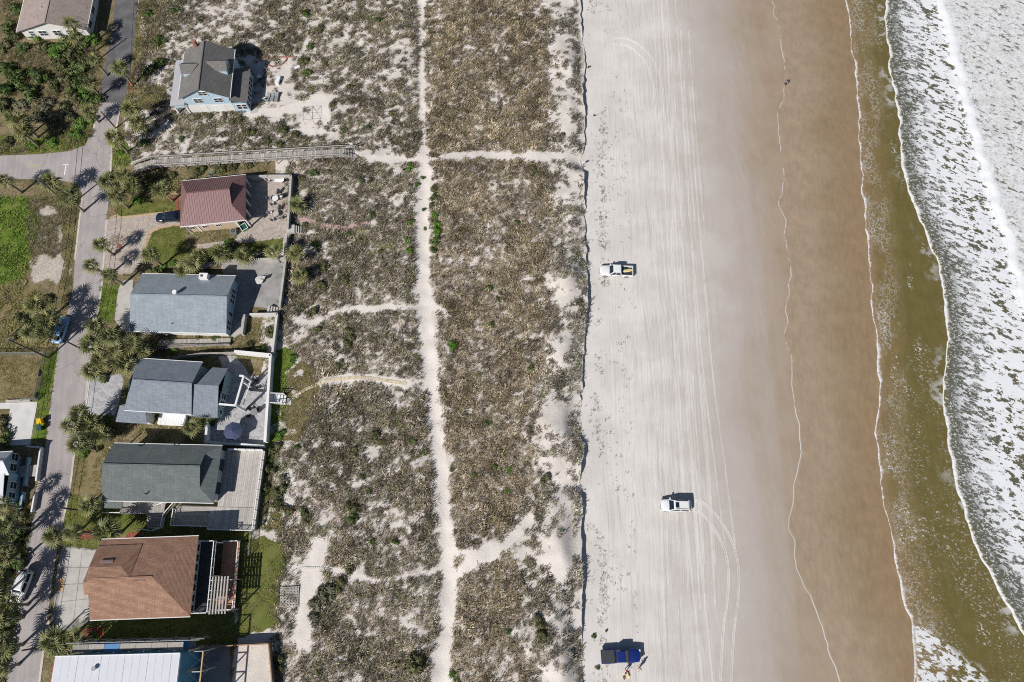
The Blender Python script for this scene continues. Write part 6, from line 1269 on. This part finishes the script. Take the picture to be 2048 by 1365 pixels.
def vehicle(name, label, cat, p, ang, mat, stations, cab, wheels, wr=.36, w=.95, group=None, bed=None, roof_rails=False, sunroof=False, tonneau=None, board=False):
    t = thing(name, label, cat, p, group); f = Fr((p.x, p.y), ang, p.z)
    mb = MB(f); mb.loft([sect(*s) for s in stations]); body = mb.build('body', mat, t, smooth=False)
    for pl in body.data.polygons: pl.use_smooth = len(pl.vertices) == 4
    # cabin: belt ring to roof ring
    xa, xb, xc, xd, zb, zr, wb, wt = cab           # screen base, screen top, rear top, rear base
    mb = MB(f); B = [(xa, wb, zb), (xa, -wb, zb), (xd, -wb, zb), (xd, wb, zb)]; T = [(xb, wt, zr - .04), (xb, -wt, zr - .04), (xc, -wt, zr - .04), (xc, wt, zr - .04)]
    T2 = [(xb - .12, wt - .12, zr), (xb - .12, -wt + .12, zr), (xc + .12, -wt + .12, zr), (xc + .12, wt - .12, zr)]
    mb.loft([B, T, T2]); cabo = mb.build('cabin', mat, t)
    def lp(a, b, u): return tuple(a[i] + (b[i] - a[i]) * u for i in range(3))
    def pane(nm, a0, a1, t0, t1, m0=.06, m1=.94, v0=.08, v1=.92):
        mb = MB(f); lo0, lo1 = lp(a0, a1, m0), lp(a0, a1, m1); hi0, hi1 = lp(t0, t1, m0), lp(t0, t1, m1)
        q = [lp(lo0, hi0, v0), lp(lo1, hi1, v0), lp(lo1, hi1, v1), lp(lo0, hi0, v1)]; v = [Vector(x) for x in q]; n = _nrm(v).normalized(); c = sum(v, Vector()) / 4
        if n.dot(c - Vector(((xa + xd) / 2, 0, (zb + zr) / 2 - .3))) < 0: n = -n
        mb.add([x + n * .012 for x in v] + [x - n * .02 for x in v], [(0,1,2,3),(7,6,5,4),(0,4,5,1),(1,5,6,2),(2,6,7,3),(3,7,4,0)]); return mb.build(nm, 'car_glass', t)
    pane('windshield', B[0], B[1], T[0], T[1]); pane('rear_window', B[3], B[2], T[3], T[2])
    for s, (b0, b1, t0, t1) in ((1, (B[0], B[3], T[0], T[3])), (-1, (B[1], B[2], T[1], T[2]))):
        pane('side_window', b0, b1, t0, t1, .08, .48); pane('side_window', b0, b1, t0, t1, .53, .93)
    for x in wheels:
        for s in (-1, 1):
            mb = MB(f); y = s * (w - .13); mb.tube([(x, y - .11, wr), (x, y - .085, wr), (x, y + .085, wr), (x, y + .11, wr)], [wr * .88, wr, wr, wr * .88], 18); wh = mb.build('wheel', 'tyre_rubber', t, smooth=False)
            mb = MB(f); yo = y + s * .112; mb.tube([(x, y + s * .02, wr), (x, yo, wr)], wr * .6, 14); mb.build('rim', 'rim_alloy', wh)
    x0, x1 = stations[0][0], stations[-1][0]; zf = stations[-2][3]; zr_ = stations[1][3]
    for s in (-1, 1):
        mb = MB(f); mb.box(x1 - .22, x1 + .01, s * w * .66 - .17, s * w * .66 + .17, zf - .22, zf - .04); mb.build('headlight', 'lamp_glass', t)
        mb = MB(f); mb.box(x0 - .015, x0 + .12, s * w * .82 - .1, s * w * .82 + .1, zr_ - .38, zr_ - .06); mb.build('tail_light', 'lamp_red', t)
        mb = MB(f); mb.box(xa - .35, xa - .15, min(s * (w - .02), s * (w + .2)), max(s * (w - .02), s * (w + .2)), zb + .02, zb + .18); mb.build('mirror', mat, t)
    mb = MB(f); mb.box(x1 - .1, x1 + .02, -w * .6, w * .6, .42, .56); mb.build('front_bumper', 'plastic_black', t); mb = MB(f); mb.box(x0 - .05, x0 + .1, -w * .8, w * .8, .42, .58); mb.build('rear_bumper', 'rim_alloy', t)
    if bed:
        a0, a1, zt = bed; zbot = zt - .5; mb = MB(f); mb.box(a0 + .08, a1 - .02, -w + .17, w - .17, zbot - .05, zbot); mb.build('bed_floor', 'bed_liner', t)
        for s in (-1, 1): mb = MB(f); mb.box(a0, a1, min(s * (w - .03), s * (w - .16)), max(s * (w - .03), s * (w - .16)), .5, zt); mb.build('bed_side', mat, t)
        mb = MB(f); mb.box(a0 - .06, a0 + .06, -w + .06, w - .06, .55, zt - .01); mb.build('tailgate', mat, t)
        mb = MB(f); mb.box(a1 - .06, a1, -w + .16, w - .16, .5, zt - .02); mb.build('bed_front', mat, t)
        if tonneau: mb = MB(f); mb.box(a0 + .05, a1 - .03, -w + .1, w - .1, zt, zt + .05); mb.build('bed_cover', 'tonneau', t)
        if board:
            bt = thing('surfboard', 'yellow surfboard lying in the bed of the white pickup', 'surfboard', f.w((a0 + .9, -.2, zbot + .4))); n = 9; rr = []
            f3 = Fr(f.w((a0 + .85, -.05, 0))[:2], ang + .22, p.z); ring = lambda z, k: [(1.0 * math.cos(i * 2 * math.pi / 16) * k * (1 if math.cos(i * 2 * math.pi / 16) < 0 else 1.05), .30 * math.sin(i * 2 * math.pi / 16) * k, z) for i in range(16)]
            mb = MB(f3); mb.loft([ring(zbot + .42, .8), ring(zbot + .46, 1.0), ring(zbot + .5, .85)]); mb.build('deck', 'surf_foam', bt, smooth=True); mb = MB(f3); mb.box(-.8, .85, -.012, .012, zbot + .501, zbot + .506); mb.build('stringer', 'wood_brown', bt); mb = MB(f3); mb.box(-.88, -.74, -.01, .01, zbot + .22, zbot + .43); mb.build('fin', 'plastic_black', bt)
            ct = thing('cooler_box', 'teal cooler box in the bed of the white pickup behind the cab', 'cooler', f.w((a1 - .45, -.1, zbot))); mb = MB(f); mb.box(a1 - .6, a1 - .2, -.35, .2, zbot, zbot + .38); mb.build('body', 'teal_gear', ct); mb = MB(f); mb.box(a1 - .63, a1 - .17, -.38, .23, zbot + .38, zbot + .44); mb.build('lid', 'teal_gear', ct)
    if roof_rails:
        for s in (-1, 1): mb = MB(f); mb.tube([(xb - .3, s * (wt - .1), zr + .05), (xc + .15, s * (wt - .1), zr + .05)], .025, 6); mb.build('roof_rail', 'plastic_black', t)
    if sunroof: mb = MB(f); mb.box(xb - .75, xb - .2, -.42, .42, zr + .002, zr + .012); mb.build('sunroof', 'car_glass', t)
    return t
TRUCK = [(-2.9, .88, .55, .98), (-2.8, .95, .45, 1.02), (-1.2, .97, .40, 1.02), (.4, .97, .38, 1.06), (1.3, .97, .40, 1.12), (1.9, .95, .42, 1.10), (2.6, .90, .45, 1.02), (2.9, .74, .50, .90)]
TRUCKB = [(-.92, .95, .40, 1.04), (.4, .97, .38, 1.06), (1.25, .97, .40, 1.14), (1.9, .95, .42, 1.12), (2.6, .91, .45, 1.04), (2.92, .74, .50, .92)]
def pickup(label, px0, py0, ang, mat, **k):
    p = G(px0, py0); t = vehicle('pickup_truck', label, 'pickup', p, ang, mat, TRUCKB, (1.3, .55, -.72, -.88, 1.06, 1.88, .92, .74), (-1.85, 1.85), .40, .98, 'pickups', bed=(-2.88, -.94, 1.08), **k)
    f = Fr((p.x, p.y), ang, p.z); mb = MB(f)
    mb.box(-2.86, -.9, -.5, .5, .42, .56); mb.build('chassis', 'plastic_black', t)
    for s in (-1, 1):
        m2 = MB(f); y0, y1 = sorted((s * .98, s * .84)); 
        m2.add([(-1.85 + .62 * math.cos(R(180 - 18 * i)), y, .42 + .56 * math.sin(R(18 * i))) for y in (y0, y1) for i in range(11)] , [[i, i + 1, i + 12, i + 11] for i in range(10)]); m2.build('wheel_arch', mat, t)
    return t
pickup('white crew cab pickup with a surfboard in its bed parked on the beach', 1231, 546, math.pi + R(-2), 'paint_car_white', board=True)
pickup('dark blue pickup with a black bed cover parked at the bottom of the beach', 1240, 1311, R(2), 'paint_car_blue', tonneau=True)
SUV = [(-2.35, .78, .50, .95), (-2.25, .90, .38, 1.02), (-1.2, .95, .30, 1.04), (.4, .95, .28, 1.04), (1.2, .95, .30, 1.08), (1.8, .92, .34, 1.02), (2.25, .84, .40, .90), (2.42, .62, .45, .75)]
vehicle('suv', 'white station wagon with dark sunroof and curved tyre tracks behind it on the beach', 'suv', G(1350, 1012), math.pi + R(-1), 'paint_car_white', SUV, (1.25, .45, -1.85, -2.2, 1.03, 1.66, .90, .70), (-1.4, 1.5), .35, .95, None, roof_rails=True, sunroof=True)
SEDAN = [(-2.35, .72, .45, .85), (-2.2, .86, .34, .93), (-1.3, .91, .26, .96), (.4, .91, .24, .94), (1.2, .91, .26, .95), (1.8, .88, .30, .88), (2.25, .78, .36, .76), (2.4, .58, .40, .65)]
vehicle('sedan', 'silver car with painted blue sky reflection parked at the left kerb of the street under palms', 'car', gz(126, 663, .03), R(83), 'paint_car_sky_tint', SEDAN, (1.15, .35, -1.2, -1.85, .93, 1.42, .86, .64), (-1.4, 1.45), .32, .91)
vehicle('sedan', 'dark navy car in the paved driveway half under the red metal roof', 'car', gz(342, 438, .03), R(184), 'paint_car_navy', SEDAN, (1.15, .35, -1.2, -1.85, .93, 1.42, .86, .64), (-1.4, 1.45), .32, .91)
TRK2 = vehicle('suv', 'white boxy car with blue sky reflections parked in the shade lower left', 'suv', gz(50, 1172, .03), R(258), 'paint_car_white', SUV, (1.1, .55, -2.1, -2.25, 1.03, 1.72, .90, .76), (-1.4, 1.5), .37, .95, None, roof_rails=True)
# ================================================================== people
def skin(name, mat, pts, edges, rad, parent, f, sub=2):
    me = bpy.data.meshes.new(name); o0 = ORG[parent.name]; me.from_pydata([f.w(p) - o0 for p in pts], edges, []); o = bpy.data.objects.new(name, me); COL.objects.link(o); o.parent = parent; ORG[o.name] = o0
    md = o.modifiers.new('skin', 'SKIN'); md.use_smooth_shade = True
    for i, v in enumerate(me.skin_vertices[0].data): v.radius = (rad[i], rad[i]) if not isinstance(rad[i], tuple) else rad[i]; v.use_root = (i == 0)
    s = o.modifiers.new('sub', 'SUBSURF'); s.levels = s.render_levels = sub; me.materials.append(M[mat]); return o
simple('skin_tone', (.46, .27, .18), .6, .1, 5); simple('cloth_red', (.42, .02, .02), .85, .2, 6); simple('cloth_dark', (.02, .022, .03), .9, .2, 6); simple('cloth_white', (.75, .76, .78), .85, .1, 6); simple('cloth_grey', (.17, .19, .24), .85, .2, 6); simple('hair_dark', (.035, .022, .015), .8, .3, 8); simple('hair_fair', (.36, .24, .13), .8, .3, 8); simple('cloth_khaki', (.40, .31, .20), .85, .2, 6)
def person(px, py, ang, label, top, bottom, hair, stride=.0, armL=(.25, .3, .95), armR=(.2, -.32, .95), lean=0.0):
    p = G(px, py); f = Fr((p.x, p.y), ang, p.z); t = thing('person', label, 'person', p, None); s = stride; l = lean
    hip = (0, 0, .95); ch = (l * .6, 0, 1.32); nk = (l * .8, 0, 1.47); hd = (l + .02, 0, 1.60); ht = (l + .03, 0, 1.70)
    def arm(sd, hand): e = ((ch[0] + hand[0]) / 2 - .06, sd * .29, (1.38 + hand[2]) / 2 - .02); return [(ch[0], sd * .19, 1.40), e, hand]
    aL, aR = arm(1, armL), arm(-1, armR); lg = lambda sd, st: [(0, sd * .10, .88), (st * .5 + .03, sd * .11, .48), (st - (.08 if st < 0 else 0), sd * .11, .08), (st + .16, sd * .12, .04)]
    LL, LR = lg(1, s), lg(-1, -s)
    pts = [hip, ch, nk, hd, ht] + aL + aR + LL + LR
    ed = [(0,1),(1,2),(2,3),(3,4),(1,5),(5,6),(6,7),(1,8),(8,9),(9,10),(0,11),(11,12),(12,13),(13,14),(0,15),(15,16),(16,17),(17,18)]
    rad = [(.13,.15),(.12,.15),.055,.095,.075,.06,.042,.034,.06,.042,.034,.085,.06,.042,.04,.085,.06,.042,.04]
    skin('body', 'skin_tone', pts, ed, rad, t, f)
    skin('shirt', top, [hip, ch, (nk[0], 0, 1.44), aL[0], tuple((aL[0][i] + aL[1][i]) / 2 for i in range(3)), aR[0], tuple((aR[0][i] + aR[1][i]) / 2 for i in range(3))], [(0,1),(1,2),(1,3),(3,4),(1,5),(5,6)], [(.15,.17),(.145,.18),.08,.08,.065,.08,.065], t, f)
    skin('trousers', bottom, [(0, 0, .97), LL[0], LL[1], LR[0], LR[1]], [(0,1),(1,2),(0,3),(3,4)], [(.145,.165),.105,.08,.105,.08], t, f)
    skin('hair', hair, [(hd[0] - .02, 0, 1.66), (hd[0] - .02, 0, 1.73), (hd[0] - .07, 0, 1.58)], [(0,1),(0,2)], [.105,.07,.06], t, f)
    for sd in (1, -1):
        hnd = (armL if sd > 0 else armR); fl = MB(f)
        for k in range(5):
            y = (k - 2) * .022 * sd; ln = (.05, .085, .095, .085, .065)[k]; a = (hnd[0] + (.0 if k else -.01), hnd[1] + y, hnd[2] - .02)
            fl.tube([a, (a[0] + .02 + (.04 if k == 0 else 0), a[1], a[2] - ln * .6), (a[0] + .04, a[1], a[2] - ln)], [.011, .010, .007], 5)
        fl.build('fingers', 'skin_tone', t)
    return t
person(1251, 1341, R(60), 'person in a red top and pale shorts beside the blue pickup', 'cloth_red', 'cloth_white', 'hair_dark', .12, (.35, .3, 1.0), (.3, -.3, 1.05), .10)
person(1278, 1336, R(190), 'person in a white shirt standing off the nose of the blue pickup', 'cloth_white', 'cloth_dark', 'hair_fair', .05, (.3, .28, 1.1), (.1, -.34, .9), .03)
person(1568, 172, R(250), 'person in grey walking alone on the wet sand near the water', 'cloth_grey', 'cloth_dark', 'hair_dark', .32, (.3, .28, 1.0), (-.15, -.34, .95), .06)
p = G(1253, 1352); t = thing('beach_chair', 'low folding beach chair with a yellow seat in front of the red topped person', 'chair', p); f = Fr((p.x, p.y), R(20), p.z)
mb = MB(f); mb.slab([(-.3, -.28, .28), (.3, -.28, .32), (.3, .28, .32), (-.3, .28, .28)], .03); mb.build('seat', 'surf_foam', t); mb = MB(f); mb.slab([(-.32, -.28, .28), (-.32, .28, .28), (-.65, .28, .8), (-.65, -.28, .8)], .03); mb.build('backrest', 'surf_foam', t)
for s in (-.29, .29): mb = MB(f); mb.tube([(-.35, s, 0), (.3, s, .32)], .018, 6); mb.tube([(.32, s, 0), (-.35, s, .34)], .018, 6); mb.build('folding_leg', 'rim_alloy', t)
# ================================================================== low growth on the bare garden soil
n = 26000; pl = P2([(214,340),(350,330),(480,335),(590,345),(560,640),(545,900),(520,1060),(470,1300),(100,1320),(120,1080),(160,850),(190,640),(212,440)])
x0, y0 = pl.min(0); x1, y1 = pl.max(0); X = RNG.uniform(x0, x1, n); Y = RNG.uniform(y0, y1, n); ok = inpoly(pl, X, Y) & (fbm(X, Y, .45, 505, 3) > .44)
for q in EXCL: ok &= ~inpoly(q, X, Y)
X, Y = X[ok], Y[ok]; tag(tufts('garden_weeds', X, Y, X * 0, RNG.uniform(.2, .5, len(X)), pick(DRY + GREEN, len(X)), 8, .07, upright=.5, spread=.6), 'sparse weeds and dry grass on the bare garden soil', 'weeds')
print('tris', sum(len(o.data.loop_triangles) or sum(len(p.vertices) - 2 for p in o.data.polygons) for o in bpy.data.objects if o.type == 'MESH' and o.data.users == 1))
